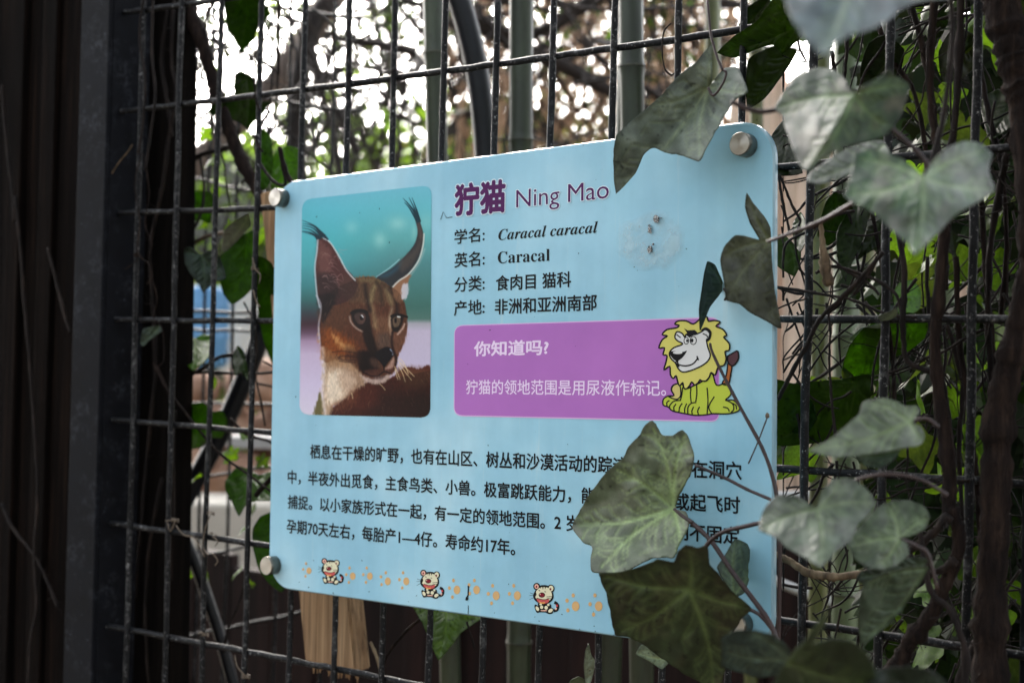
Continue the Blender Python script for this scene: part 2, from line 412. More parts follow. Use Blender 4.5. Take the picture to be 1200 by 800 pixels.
def lettering(s, L, R, top, mt, bold=0.0, em=(-0.08, 0.84), lv=1, outline=None, shear=0.0, name='lettering', xpad=0.0):
    """L, R: pixel of the line's lower left and lower right; top: pixel above L at character height"""
    v, f = textmesh(s, 0); v0_, f0_ = v, f; v, f = shifted(v, f, bold, 6)
    if shear: v[:, 0] += shear * v[:, 1]
    a_, b_, c_ = S(*L), S(*R), S(*top)
    x0, x1 = v[:, 0].min(), v[:, 0].max()
    sx = (b_[0] - a_[0]) / (x1 - x0); sy = (c_[1] - a_[1]) / (em[1] - em[0])
    def put(v, y):
        v = np.asarray(v)
        u = a_[0] + (v[:, 0] - x0) * sx
        w = a_[1] + (v[:, 0] - x0) / (x1 - x0) * (b_[1] - a_[1]) + (v[:, 1] - em[0]) * sy
        return [(u[i], y - v[i, 2] * .0025, w[i]) for i in range(len(u))]
    if outline:
        ob_, om = outline
        v2, f2 = shifted(v0_, f0_, max(bold, 0) + ob_, 12)
        if shear: v2[:, 0] += shear * v2[:, 1]
        vv_ = put(v2, art_y(lv)) ; n_ = len(vv_)
        vv_ += put(v, art_y(lv + 3)); f_ = f2 + [tuple(i + n_ for i in q) for q in f]
        part(name, mesh(name, vv_, f_, [om, mt], False, [0] * len(f2) + [1] * len(f)), sign)
    else:
        part(name, mesh(name, put(v, art_y(lv)), f, mt), sign)
lettering('狞猫', (537, 253.5), (597, 248.5), (537, 218), I_PURPLE, 0.040, outline=(0.03, I_WHITE))
lettering('Ning Mao', (609.5, 244.0), (718, 232.8), (609.5, 222.5), I_PURPLE, 0.0, em=(0.0, 0.73), outline=(0.03, I_WHITE))
lettering('学名:', (537, 286.8), (572.5, 283.3), (537, 270.3), I_BLACK, 0.014, xpad=0)
lettering('英名:', (537, 314.3), (572.5, 311.6), (537, 297.5), I_BLACK, 0.014)
lettering('分类:', (537, 342.8), (572.5, 340.4), (537, 325.6), I_BLACK, 0.014)
lettering('产地:', (536.5, 370.2), (572.5, 368.2), (536.5, 353.2), I_BLACK, 0.014)
def mathb(s, up, lo):
    return ''.join(chr(up + ord(c_) - 65) if 'A' <= c_ <= 'Z' else chr(lo + ord(c_) - 97) if 'a' <= c_ <= 'z' else c_ for c_ in s)
lettering(mathb('Caracal caracal', 0x1D468, 0x1D482), (588.5, 282), (705, 273.2), (588.5, 269.8), I_BLACK, 0.0, em=(0.0, 0.68))
lettering(mathb('Caracal', 0x1D400, 0x1D41A), (587.8, 309.2), (648.8, 306.0), (587.8, 295.8), I_BLACK, 0.0, em=(0.0, 0.68))
lettering('食肉目 猫科', (585.4, 341.0), (673.8, 336.5), (585.4, 323.8), I_BLACK, 0.018)
lettering('非洲和亚洲南部', (584.3, 368.6), (703.8, 363.6), (584.3, 351.2), I_BLACK, 0.018)
lettering('你知道吗?', (560, 417.3), (647.5, 415.6), (560, 400.5), I_LAV, 0.026, lv=3)
lettering('狞猫的领地范围是用尿液作标记。', (550.7, 461.6), (785, 463.8), (550.7, 445.0), I_LAV, 0.008, lv=3)
lettering('栖息在干燥的旷野，也有在山区、树丛和沙漠活动的踪迹。多夜间在洞穴', (368, 536.6), (873.6, 561.6), (368, 520.4), I_BLACK, 0.019)
lettering('中，半夜外出觅食，主食鸟类、小兽。极富跳跃能力，能在鸟类降落或起飞时', (341.8, 565.8), (871.6, 601.4), (341.8, 550.4), I_BLACK, 0.019)
lettering('捕捉。以小家族形式在一起，有一定的领地范围。2 岁性成熟。繁殖期不固定', (341.8, 594.8), (871, 637.2), (341.8, 579.4), I_BLACK, 0.019)
lettering('孕期70天左右，每胎产1—4仔。寿命约17年。', (340.7, 623.4), (608.3, 650), (340.7, 607.6), I_BLACK, 0.019)

# paw prints
for (x, y, s_) in ((366.7, 667.7, .8), (418, 674, .9), (438, 674, .9), (459, 680, .95), (480.7, 680, .95), (540, 690, 1.05), (563, 690, 1.05), (586, 696.7, 1.1), (610.7, 696.7, 1.1), (679, 709, 1.2), (706, 709, 1.2)):
    A = Art(); j = 1 if int(x) % 2 else -1
    A.ell((x, y), 3.7 * s_, 4.8 * s_, I_ORANGE, 0)
    A.ell((x - 2.4 * s_ - (j < 0) * 1.5, y - 10.5 * s_), 1.6 * s_, 2.1 * s_, I_ORANGE, 0, n=10); A.ell((x - 8.4 * s_, y - (5.5 if j > 0 else 2) * s_), 1.7 * s_, 2.1 * s_, I_ORANGE, 0, n=10); A.ell((x - (7.6 if j > 0 else 5) * s_, y + (4 if j > 0 else 8) * s_), 1.6 * s_, 2.1 * s_, I_ORANGE, 0, n=10)
    A.part('paw_print')

# tiger cubs
T_CREAM = ink('cream_ink', (214, 210, 180)); T_RED = ink('dark_red_ink', (116, 26, 42)); T_MOUTH = ink('mouth_red_ink', (188, 84, 84)); T_ORG = ink('tongue_orange_ink', (218, 156, 84)); T_TAIL = ink('tail_red_ink', (196, 66, 66)); T_EAR = ink('ear_pink_ink', (226, 176, 158))
def cub(ox, oy, sc):
    q = lambda pts: [(ox + x * sc / 17.78, oy + y * sc / 17.78) for x, y in pts]
    k = sc / 17.78; A = Art()
    def e(c_, rx, ry, mt, lv, a=0, n=18): A.ell(q([c_])[0], rx * k, ry * k, mt, lv, a, n)
    A.stroke(cr(q([(500, 700), (570, 680), (590, 600), (560, 545), (515, 525)]), 6), 62 * k, I_BLACK, 0)
    A.stroke(cr(q([(548, 680), (556, 640)]), 3), 34 * k, T_EAR, 1); A.stroke(cr(q([(572, 615), (566, 570)]), 3), 36 * k, T_TAIL, 1)
    e((150, 195), 72, 76, I_BLACK, 1); e((445, 240), 78, 84, I_BLACK, 1)
    A.poly(cr(q([(110, 300), (200, 190), (300, 165), (400, 190), (480, 300), (500, 420), (450, 510), (330, 570), (210, 550), (110, 480), (78, 390)]), 5, True), I_BLACK, 1)
    A.poly(cr(q([(190, 540), (430, 560), (460, 630), (500, 660), (480, 750), (400, 765), (330, 735), (230, 730), (150, 735), (105, 620), (120, 570), (180, 590)]), 5, True), I_BLACK, 1)
    e((150, 195), 44, 50, T_EAR, 2); e((148, 200), 18, 26, T_RED, 3); e((450, 235), 50, 58, T_CREAM, 2); e((435, 255), 24, 28, T_RED, 3, 0.5)
    A.poly(cr(q([(140, 300), (210, 225), (300, 205), (400, 230), (455, 310), (470, 400), (420, 480), (300, 470), (180, 455), (125, 420), (150, 360)]), 5, True), T_CREAM, 3)
    for s_ in ([(215, 190), (245, 190), (240, 250)], [(262, 185), (300, 185), (284, 265)], [(318, 190), (352, 195), (328, 255)]): A.poly(q(s_), I_BLACK, 4)
    for s_ in ([(195, 270), (225, 290)], [(315, 300), (345, 310)]): A.stroke(q(s_), 16 * k, I_BLACK, 4)
    for s_ in ([(360, 410), (475, 405)], [(375, 445), (470, 450)], [(90, 375), (150, 360)]): A.stroke(q(s_), 13 * k, I_BLACK, 4)
    A.poly(cr(q([(160, 440), (240, 462), (330, 470), (400, 450), (405, 510), (330, 550), (230, 545), (170, 500)]), 4, True), T_MOUTH, 5)
    A.poly(cr(q([(205, 500), (260, 525), (330, 520), (300, 552), (230, 545)]), 4, True), T_ORG, 6)
    A.stroke(cr(q([(160, 435), (250, 462), (330, 468), (405, 445)]), 4), 14 * k, I_BLACK, 6)
    e((262, 372), 68, 54, I_BLACK, 5); e((268, 374), 52, 40, T_RED, 6); e((226, 355), 12, 14, T_EAR, 7)
    e((235, 565), 26, 22, T_CREAM, 2); e((395, 575), 26, 26, T_CREAM, 2); e((255, 625), 34, 36, T_CREAM, 2); e((350, 635), 36, 40, T_CREAM, 2)
    e((165, 655), 32, 52, T_CREAM, 2, -0.5); e((440, 695), 52, 36, T_CREAM, 2, -0.6); e((300, 695), 70, 12, T_EAR, 3)
    A.stroke(q([(80, 350), (10, 325)]), 8 * k, I_BLACK, 1); A.stroke(q([(80, 375), (0, 385)]), 8 * k, I_BLACK, 1); A.stroke(q([(85, 425), (0, 470)]), 8 * k, I_BLACK, 1)
    A.part('tiger_cub_print')
cub(625, 675, 1.0); cub(493.0, 660.2, 0.93); cub(377.6, 647.2, 0.86)

# lion
def LQ(pts): return [(770 + x / 6.154, 365 + y / 6.154) for x, y in pts]
K_MANE = ink('yellow_mane_ink', (198, 192, 100)); K_BODY = ink('lime_yellow_ink', (176, 190, 66)); K_FACE = ink('grey_white_ink', (204, 206, 206)); K_TAN = ink('tan_yellow_ink', (192, 180, 108)); K_TAIL = ink('orange_brown_ink', (168, 98, 50)); K_TUFT = ink('brown_tuft_ink', (78, 52, 58))
A = Art(); LW = 1.75
tailp = LQ([(538, 372), (566, 376), (558, 450), (540, 525), (496, 520), (522, 470), (532, 420)])
A.poly(cr(tailp, 4, True), K_TAIL, 2); A.stroke(cr(tailp, 4, True), LW, I_BLACK, 3, True)
tuft = LQ([(540, 368), (536, 325), (570, 302), (607, 286), (614, 335), (592, 378), (566, 392)])
A.poly(cr(tuft, 4, True), K_TUFT, 4); A.stroke(cr(tuft, 4, True), LW, I_BLACK, 5, True)
body = cr(LQ([(200, 520), (240, 555), (300, 530), (350, 505), (420, 445), (455, 530), (520, 518), (550, 560), (558, 600), (520, 640), (580, 640), (622, 705), (545, 735), (430, 735), (390, 742), (310, 747), (240, 737), (140, 715), (110, 688), (72, 672), (74, 630), (110, 608), (150, 605), (130, 565), (145, 530)]), 4, True)
A.poly(body, K_BODY, 3); A.stroke(body, LW, I_BLACK, 4, True)
tl = cr(LQ([(147, 532), (188, 525), (198, 600), (168, 632), (110, 612), (150, 605), (132, 566)]), 4, True)
A.poly(tl, K_TAN, 4); A.stroke(tl, LW * .9, I_BLACK, 5, True)
for s_ in ([(212, 545), (206, 600), (195, 640)], [(272, 550), (268, 600), (274, 655)], [(312, 528), (314, 590), (306, 650)], [(388, 548), (394, 640), (388, 738)], [(440, 612), (405, 670), (402, 700), (420, 732)],
           [(210, 660), (190, 690), (186, 722)], [(242, 662), (226, 700), (228, 728)], [(250, 735), (250, 690), (275, 660), (310, 655)], [(292, 685), (278, 715), (282, 738)], [(335, 685), (320, 715), (326, 742)],
           [(118, 640), (98, 655), (100, 680)], [(200, 640), (150, 645), (118, 680), (125, 705)], [(165, 665), (148, 690), (152, 714)], [(530, 640), (572, 665), (580, 705), (560, 725)], [(502, 688), (535, 695), (548, 720)], [(560, 655), (595, 675), (600, 705)]):
    A.stroke(cr(LQ(s_), 4), LW * .85, I_BLACK, 6)
mane = np.array(LQ([(385, 38), (398, 72), (440, 66), (484, 78), (452, 108), (500, 128), (530, 172), (508, 186), (548, 232), (547, 280), (518, 290), (526, 340), (510, 388), (468, 402), (447, 458), (418, 440), (405, 472), (380, 500), (350, 500), (338, 492), (325, 512), (300, 530), (278, 508), (262, 535), (240, 557), (220, 548), (214, 512), (190, 535), (176, 500), (165, 462), (145, 482), (125, 455), (120, 395), (78, 422), (92, 370), (100, 318), (72, 312), (82, 262), (42, 264), (66, 205), (104, 178), (66, 168), (100, 132), (165, 120), (188, 102), (156, 92), (182, 70), (240, 70), (290, 92), (340, 55)]))
mane = cr(mane, 3, True)
A.poly(mane, K_MANE, 8); A.stroke(mane, LW * 1.1, I_BLACK, 9, True)
face = cr(LQ([(157, 185), (172, 148), (208, 158), (232, 190), (240, 165), (300, 168), (345, 150), (378, 132), (408, 158), (402, 195), (385, 205), (395, 260), (412, 320), (380, 372), (300, 415), (220, 437), (182, 412), (162, 372), (130, 340), (118, 300), (150, 262), (214, 236), (176, 212)]), 4, True)
A.poly(face, K_FACE, 10); A.stroke(face, LW, I_BLACK, 11, True)
A.stroke(cr(LQ([(170, 168), (200, 190)]), 3), LW * .8, I_BLACK, 12); A.stroke(cr(LQ([(358, 160), (388, 175), (392, 190)]), 3), LW * .8, I_BLACK, 12)
A.stroke(cr(LQ([(350, 142), (380, 125), (412, 150), (405, 195), (388, 210)]), 4), LW * 1.8, I_BLACK, 12)
A.poly(LQ([(222, 120), (250, 138), (300, 134), (325, 158), (300, 168), (262, 190), (238, 172), (246, 158)]), I_BLACK, 12)
A.poly(cr(LQ([(120, 296), (150, 286), (215, 292), (244, 284), (215, 330), (172, 358), (138, 335)]), 4, True), I_BLACK, 12)
A.ell(LQ([(178, 297)])[0], 5.6, 1.7, K_FACE, 13)
A.ell(LQ([(290, 210)])[0], 4.2, 5.2, I_BLACK, 12); A.ell(LQ([(290, 210)])[0], 3.1, 4.2, K_FACE, 13); A.ell(LQ([(282, 210)])[0], 1.7, 2.4, I_BLACK, 14)
A.ell(LQ([(240, 212)])[0], 3.2, 4.4, I_BLACK, 12); A.ell(LQ([(240, 212)])[0], 2.2, 3.4, K_FACE, 13); A.ell(LQ([(246, 212)])[0], 1.2, 1.8, I_BLACK, 14)
A.stroke(cr(LQ([(178, 350), (184, 382), (240, 392), (290, 376), (322, 338)]), 5), LW, I_BLACK, 12); A.stroke(LQ([(316, 322), (328, 352)]), LW, I_BLACK, 12); A.stroke(cr(LQ([(172, 356), (165, 372), (190, 400)]), 4), LW, I_BLACK, 12)
A.part('lion_print')

# ------------------------------------------------------------------ caracal photograph, a printed picture painted per vertex
NX, NY = 300, 500
ss, tt = np.meshgrid(np.linspace(0, 1, NX), np.linspace(0, 1, NY))
TL, TR, BR, BL = [np.array(x) for x in ((358.6, 234.6), (510.4, 217.6), (508.8, 489.2), (355.6, 485.4))]
PX = (TL * ((1 - ss) * (1 - tt))[..., None] + TR * (ss * (1 - tt))[..., None] + BR * (ss * tt)[..., None] + BL * ((1 - ss) * tt)[..., None]).reshape(-1, 2)
C = np.zeros((len(PX), 3))
def smooth_noise(p, sx, sy, seed):
    r = np.random.RandomState(seed); g = r.rand(128, 128)
    x = p[:, 0] / sx; y = p[:, 1] / sy; xi = np.floor(x).astype(int); yi = np.floor(y).astype(int); fx = x - xi; fy = y - yi
    fx = fx * fx * (3 - 2 * fx); fy = fy * fy * (3 - 2 * fy)
    h = lambda a_, b_: g[a_ % 128, b_ % 128]
    return (h(xi, yi) * (1 - fx) + h(xi + 1, yi) * fx) * (1 - fy) + (h(xi, yi + 1) * (1 - fx) + h(xi + 1, yi + 1) * fx) * fy
def seg_d(p, a_, b_):
    ab = b_ - a_; t_ = np.clip(((p - a_) @ ab) / (ab @ ab + 1e-9), 0, 1); return np.linalg.norm(p - a_ - t_[:, None] * ab, axis=1), t_
def sdist(p, poly):
    out = np.empty(len(p)); a_ = poly; b_ = np.roll(poly, -1, 0); ab = b_ - a_; L2 = (ab ** 2).sum(1) + 1e-12
    dy = np.where(ab[:, 1] == 0, 1e-12, ab[:, 1]); sl_ = ab[:, 0] / dy
    for k in range(0, len(p), 4000):
        q = p[k:k + 4000]; ax = q[:, :1] - a_[:, 0]; ay = q[:, 1:] - a_[:, 1]
        t_ = np.clip((ax * ab[:, 0] + ay * ab[:, 1]) / L2, 0, 1)
        d = ((ax - t_ * ab[:, 0]) ** 2 + (ay - t_ * ab[:, 1]) ** 2).min(1)
        cr_ = ((ay < 0) != (q[:, 1:] > b_[:, 1])) if False else ((a_[:, 1] > q[:, 1:]) != (b_[:, 1] > q[:, 1:]))
        ins = (cr_ & (ax < sl_ * ay)).sum(1) % 2 == 1
        out[k:k + 4000] = np.where(ins, -1, 1) * np.sqrt(d)
    return out
FURW = (smooth_noise(PX, 1.3, 4.0, 5) - .5) * 2
def blend(idx, mk, col): C[idx] += (np.asarray(col, float) - C[idx]) * mk[:, None]
def fill(pts, col, soft=1.0, al=1.0, fur=0.0, sm=4):
    poly = cr(pts, sm, True); lo = poly.min(0) - soft - 4; hi = poly.max(0) + soft + 4
    idx = np.where((PX[:, 0] > lo[0]) & (PX[:, 0] < hi[0]) & (PX[:, 1] > lo[1]) & (PX[:, 1] < hi[1]))[0]
    if not len(idx): return
    d = sdist(PX[idx], poly) + fur * FURW[idx]
    mk = np.clip(0.5 - d / (2 * soft), 0, 1); mk = mk * mk * (3 - 2 * mk) * al
    blend(idx, mk, col)
def line(pts, w, col, al=1.0, taper=False, k=5, soft=0.35):
    p = cr(pts, k); lo = p.min(0) - w - 2; hi = p.max(0) + w + 2
    idx = np.where((PX[:, 0] > lo[0]) & (PX[:, 0] < hi[0]) & (PX[:, 1] > lo[1]) & (PX[:, 1] < hi[1]))[0]
    if not len(idx): return
    best = np.full(len(idx), 1e9)
    for i in range(len(p) - 1):
        d, t_ = seg_d(PX[idx], p[i], p[i + 1]); ww = w / 2
        if taper: ww = w / 2 * (1 - 0.85 * (i + t_) / (len(p) - 1))
        best = np.minimum(best, d - ww)
    blend(idx, np.clip(0.5 - best / (2 * soft), 0, 1) * al, col)
cA = lambda pts: np.array([(350 + x / 5.712, 210 + y / 5.714) for x, y in pts])
cB = lambda pts: np.array([(350 + x / 5.712, 350 + y / 5.714) for x, y in pts])
yy = PX[:, 1]; xx = PX[:, 0]
gl = np.array([[217, 112, 172, 190], [245, 104, 176, 190], [280, 90, 168, 176], [310, 82, 152, 158], [335, 70, 126, 130], [352, 58, 98, 98], [366, 56, 66, 72], [380, 62, 44, 52], [390, 96, 76, 92], [400, 158, 138, 160], [415, 186, 172, 194], [450, 196, 186, 208], [490, 206, 200, 214]], float)
gr = np.array([[217, 118, 178, 194], [245, 108, 176, 186], [280, 100, 160, 162], [310, 84, 130, 132], [335, 76, 118, 116], [360, 70, 106, 100], [374, 84, 112, 106], [379, 160, 160, 168], [388, 184, 176, 194], [432, 188, 180, 200], [490, 190, 180, 200]], float)
wl = np.clip((xx - 395) / 70, 0, 1)
for i in range(3): C[:, i] = np.interp(yy, gl[:, 0], gl[:, i + 1]) * (1 - wl) + np.interp(yy, gr[:, 0], gr[:, i + 1]) * wl
for (x, y, rx, ry, a_) in ((690, 300, 60, 45, .5), (570, 410, 40, 50, .5), (380, 325, 40, 40, .3), (880, 290, 60, 60, .25), (800, 360, 20, 50, .3)):
    p0 = cA([(x, y)])[0]; e_ = np.exp(-((xx - p0[0]) / (rx / 5.7)) ** 2 - ((yy - p0[1]) / (ry / 5.7)) ** 2) * a_
    C += (np.array([170, 214, 208]) - C) * e_[:, None]
C += (np.array([44, 88, 96]) - C) * (np.clip(1 - abs(yy - 335) / 30, 0, 1) * np.clip(1 - abs(xx - 425) / 40, 0, 1) * .35)[:, None]
# body
fill(cB([(215, 790), (290, 700), (390, 610), (480, 560), (640, 530), (700, 480), (760, 458), (830, 470), (910, 468), (912, 800), (560, 800)]), (74, 40, 35), 1.2, fur=.8)
fill(cB([(680, 470), (760, 460), (905, 475), (905, 560), (780, 600), (700, 540)]), (88, 60, 46), 5, .7, fur=2)
fill(cB([(560, 640), (760, 640), (905, 640), (905, 800), (500, 800)]), (52, 32, 32), 10, .7, fur=2)
fill(cB([(400, 600), (520, 570), (560, 700), (400, 740), (330, 700)]), (92, 48, 40), 6, .6, fur=2)
fill(cB([(128, 780), (150, 680), (168, 625), (190, 680), (200, 790)]), (100, 94, 66), 1.2, fur=1)
# neck
fill(cB([(165, 190), (172, 330), (190, 440), (186, 560), (180, 640), (196, 790), (225, 790), (262, 720), (330, 680), (400, 620), (480, 565), (470, 500), (400, 400), (300, 340)]), (176, 152, 130), 2.2, fur=2.4)
fill(cB([(215, 520), (300, 480), (400, 520), (380, 620), (280, 690), (220, 700)]), (232, 218, 200), 5, .85, fur=3)
fill(cB([(300, 500), (420, 480), (460, 560), (400, 620), (330, 640)]), (150, 118, 98), 5, .45, fur=3)
fill(cB([(250, 720), (330, 670), (420, 600), (400, 690), (300, 760)]), (120, 76, 58), 4, .6, fur=3)
# head
head = [(420, 328), (425, 325.5), (439, 324.5), (452, 329), (463, 336), (473, 344), (479, 356), (482, 372), (481, 390), (477, 404), (471, 417), (469, 430), (462, 441), (455, 448), (443, 450), (431, 443), (424, 433), (412, 424), (396, 422), (384, 424), (380.5, 408), (379, 382), (381, 360), (388, 345), (402, 336)]
fill(head, (96, 60, 46), 1.2, fur=1.2)
fill(cB([(180, 60), (300, 40), (420, 60), (380, 140), (300, 220), (190, 200)]), (98, 66, 50), 6, .8, fur=2.5)
fill(cA([(400, 675), (500, 660), (600, 690), (690, 760), (700, 830), (420, 830), (330, 800)]), (108, 84, 64), 4, .8, fur=2)
fill(cA([(420, 668), (520, 658), (600, 690), (560, 700), (470, 690)]), (140, 124, 90), 3, .6, fur=2)
fill(cB([(190, 220), (260, 210), (400, 300), (420, 360), (300, 390), (190, 380)]), (152, 86, 44), 6, .85, fur=3)
fill(cB([(250, 240), (320, 290), (400, 330), (395, 362), (310, 330)]), (214, 164, 112), 3.5, .85, fur=2)
fill(cB([(190, 330), (280, 380), (410, 420), (430, 470), (330, 450), (200, 430)]), (168, 130, 98), 5, .7, fur=3)
fill(cB([(540, 120), (640, 130), (650, 250), (640, 330), (560, 320), (530, 230)]), (128, 94, 74), 4, .8, fur=1.5)
line(cB([(640, 120), (636, 180), (645, 240)]), 2.2, (196, 170, 148), .7, soft=1.2)
fill(cB([(560, 240), (630, 240), (650, 330), (600, 340), (555, 330)]), (94, 78, 72), 4, .7, fur=1.5)
fill(cB([(660, 230), (740, 200), (745, 260), (710, 330), (680, 380), (662, 320)]), (124, 88, 72), 3, .8, fur=1.5)
# forehead stripes
for pts, w, col, al in (([(500, 20), (522, 70), (530, 120), (540, 190)], 5.0, (176, 156, 122), .6), ([(535, -80), (520, -40), (512, 10)], 4.5, (168, 158, 118), .6), ([(615, -60), (635, -10), (650, 40)], 4.5, (172, 158, 122), .6), ([(652, 70), (640, 120), (642, 180)], 2.6, (190, 172, 150), .8),
                         ([(470, -90), (478, -30), (490, 30), (502, 80)], 3.6, (38, 26, 24), .95), ([(545, -110), (575, -60), (580, 0), (590, 40)], 2.6, (50, 36, 30), .85), ([(640, -70), (670, -20), (682, 40), (685, 90)], 3.4, (38, 26, 24), .95), ([(580, -100), (620, -60), (650, -30)], 2.4, (60, 46, 40), .6)):
    line(cB(pts), w, col, al, soft=2.4)
# ears
fill(cA([(150, 395), (200, 400), (255, 450), (320, 570), (405, 675), (420, 740), (330, 830), (170, 840), (146, 720), (136, 600), (150, 480)]), (70, 42, 42), .8, fur=.4)
fill(cA([(160, 420), (210, 440), (250, 520), (230, 620), (180, 640), (150, 560)]), (104, 72, 68), 4, .7, fur=2)
fill(cA([(150, 640), (260, 650), (300, 760), (250, 830), (175, 900), (155, 760)]), (46, 32, 34), 4, .85, fur=2)
fill(cB([(150, -20), (262, -30), (262, 40), (205, 140), (185, 150), (172, 60)]), (30, 20, 24), 2.5, .95, fur=1.5)
fill(cA([(330, 640), (410, 680), (420, 780), (330, 800), (300, 720)]), (74, 52, 48), 4, .7, fur=2)
for k in range(34):
    r = random.Random(k); x = r.uniform(170, 300); y = r.uniform(470, 740)
    line(cA([(x, y), (x + r.uniform(10, 30), y - r.uniform(-10, 20)), (x + r.uniform(30, 60), y + r.uniform(0, 40))]), .7, (170, 140, 136), r.uniform(.25, .65), True)
line(cA([(195, 400), (240, 430), (300, 525), (345, 610), (405, 680)]), 1.3, (206, 212, 214), .95, soft=.5)
line(cA([(155, 400), (150, 480), (136, 580), (140, 680), (150, 780), (168, 860)]), 1.4, (190, 200, 206), .9, soft=.5)
line(cB([(145, -20), (175, 40), (172, 110), (160, 190), (170, 300)]), 1.3, (196, 196, 204), .8, soft=.8)
for a_ in ([(170, 400), (110, 362), (46, 350)], [(160, 398), (120, 375), (50, 355)], [(170, 392), (110, 345), (46, 330)], [(180, 388), (120, 330), (46, 315)], [(185, 385), (130, 320), (50, 300)], [(200, 392), (140, 320), (46, 278)], [(215, 400), (160, 340), (100, 300)], [(205, 395), (195, 370), (170, 345)], [(220, 405), (208, 385), (204, 372)], [(150, 402), (130, 380), (100, 362)]):
    line(cA(a_), 2.4, (26, 46, 56), .95, True, soft=.4)
fill(cA([(548, 655), (640, 605), (720, 535), (790, 455), (815, 400), (822, 340), (806, 270), (822, 240), (845, 310), (862, 380), (850, 470), (815, 560), (755, 640), (700, 680), (655, 722), (600, 690)]), (44, 46, 50), .8)
fill(cA([(560, 650), (640, 612), (720, 545), (700, 600), (620, 660)]), (48, 78, 92), 3, .7)
fill(cA([(700, 560), (800, 470), (838, 380), (850, 450), (790, 560), (720, 620)]), (84, 74, 68), 4, .6, fur=1)
fill(cA([(815, 260), (835, 290), (858, 370), (840, 400), (822, 340)]), (96, 78, 74), 2, .6)
for a_ in ([(822, 290), (790, 210), (725, 132)], [(828, 280), (795, 210), (745, 150)], [(825, 270), (800, 200), (765, 128)], [(832, 270), (812, 200), (785, 128)], [(836, 280), (818, 215), (798, 165)], [(815, 280), (770, 200), (735, 160)], [(838, 285), (822, 240), (812, 200)]):
    line(cA(a_), 2.6, (24, 50, 60), .95, True, soft=.4)
fill(cA([(655, 722), (720, 665), (775, 640), (752, 720), (735, 800), (690, 830), (660, 780)]), (136, 100, 78), 1.5, .95, fur=1)
fill(cA([(720, 720), (755, 700), (762, 740), (745, 800), (715, 800)]), (196, 196, 204), 1.5, .85, fur=1.5)
line(cA([(548, 655), (630, 600), (700, 540)]), .9, (170, 210, 220), .8)
line(cA([(865, 370), (858, 450), (828, 550), (760, 640), (700, 680), (658, 722)]), 1.5, (206, 206, 200), .95, soft=.5)
line(cA([(870, 470), (835, 560), (780, 640)]), 1.2, (190, 196, 190), .5, soft=1.2)
for k in range(420):                       # fur strokes over head, neck and body
    r = random.Random(1000 + k); x = r.uniform(190, 890); y = r.uniform(-80, 780)
    dx = (x - 560) * .06 + r.uniform(-6, 6); L_ = r.uniform(18, 45)
    p_ = cB([(x, y)])[0]
    d_ = sdist(p_[None], np.array(head))[0]; body_ = y > 560 + (300 - min(x, 640)) * .2 and x > 200
    if d_ > -1.5 and not body_: continue
    line(cB([(x, y), (x + dx, y + L_)]), .7, (190, 160, 130) if r.random() < .45 else (52, 34, 30), r.uniform(.12, .4), True, 3)
# eyes and face marks
fill(cB([(380, 90), (420, 70), (480, 80), (500, 120), (505, 180), (470, 215), (420, 195), (388, 150)]), (36, 26, 28), 1.0)
line(cB([(368, 120), (378, 160), (410, 196), (455, 222)]), 1.7, (196, 178, 168), .8, soft=.8)
fill(cB([(402, 112), (430, 98), (464, 102), (474, 130), (462, 164), (435, 172), (412, 152)]), (96, 74, 68), .9)
fill(cB([(400, 110), (430, 92), (440, 110), (430, 150), (410, 150)]), (78, 62, 60), 1.5, .7)
fill(cB([(436, 118), (456, 118), (458, 140), (440, 144)]), (24, 20, 24), .7)
line(cB([(448, 112), (458, 124)]), 1.1, (235, 235, 240), 1)
line(cB([(378, 98), (430, 78), (484, 90)]), 3.0, (24, 18, 20), 1)
fill(cB([(650, 110), (690, 100), (730, 115), (715, 180), (690, 222), (655, 215), (645, 160)]), (36, 28, 28), 1.0)
fill(cB([(658, 134), (680, 122), (703, 128), (709, 150), (694, 184), (668, 192), (656, 168)]), (118, 98, 82), .9)
fill(cB([(668, 135), (682, 132), (682, 160), (670, 162)]), (28, 22, 24), .7)
line(cB([(690, 122), (704, 124)]), 1.5, (235, 232, 230), 1)
line(cB([(735, 170), (722, 200), (690, 238)]), 2.2, (206, 180, 168), .8, soft=.9); line(cB([(646, 118), (690, 106), (752, 124)]), 2.6, (28, 20, 22), 1)
fill(cB([(462, 205), (505, 175), (520, 230), (545, 310), (560, 360), (545, 410), (495, 350), (458, 260)]), (34, 22, 22), 2.2, .97)
fill(cB([(412, 370), (440, 350), (500, 350), (550, 400), (565, 440), (560, 470), (500, 490), (450, 490), (425, 450)]), (28, 18, 20), 2.6, .97, fur=1)
fill(cB([(330, 330), (420, 330), (440, 420), (400, 440)]), (74, 46, 36), 6, .6)
line(cB([(186, 330), (194, 480), (190, 640), (205, 780)]), 3.0, (232, 224, 222), .6, soft=2)
fill(cB([(505, 400), (540, 400), (580, 440), (582, 466), (540, 462), (510, 440)]), (112, 86, 74), 3.0, .6)
fill(cB([(600, 470), (625, 445), (662, 385), (668, 440), (640, 475)]), (176, 146, 134), 1.8, .9)
fill(cB([(540, 365), (580, 335), (620, 322), (650, 340), (662, 375), (640, 410), (615, 440), (598, 460), (575, 430), (550, 400)]), (28, 24, 30), .9)
line(cB([(640, 340), (658, 362), (655, 375)]), 1.4, (150, 160, 180), .9); line(cB([(598, 440), (598, 480)]), 1.5, (26, 20, 22), 1)
line(cB([(655, 225), (650, 280), (658, 340), (680, 400), (676, 440)]), 2.8, (44, 30, 30), .85, soft=.9)
fill(cB([(470, 480), (540, 470), (590, 490), (570, 505), (510, 515), (470, 500)]), (88, 58, 52), 2.0, .8)
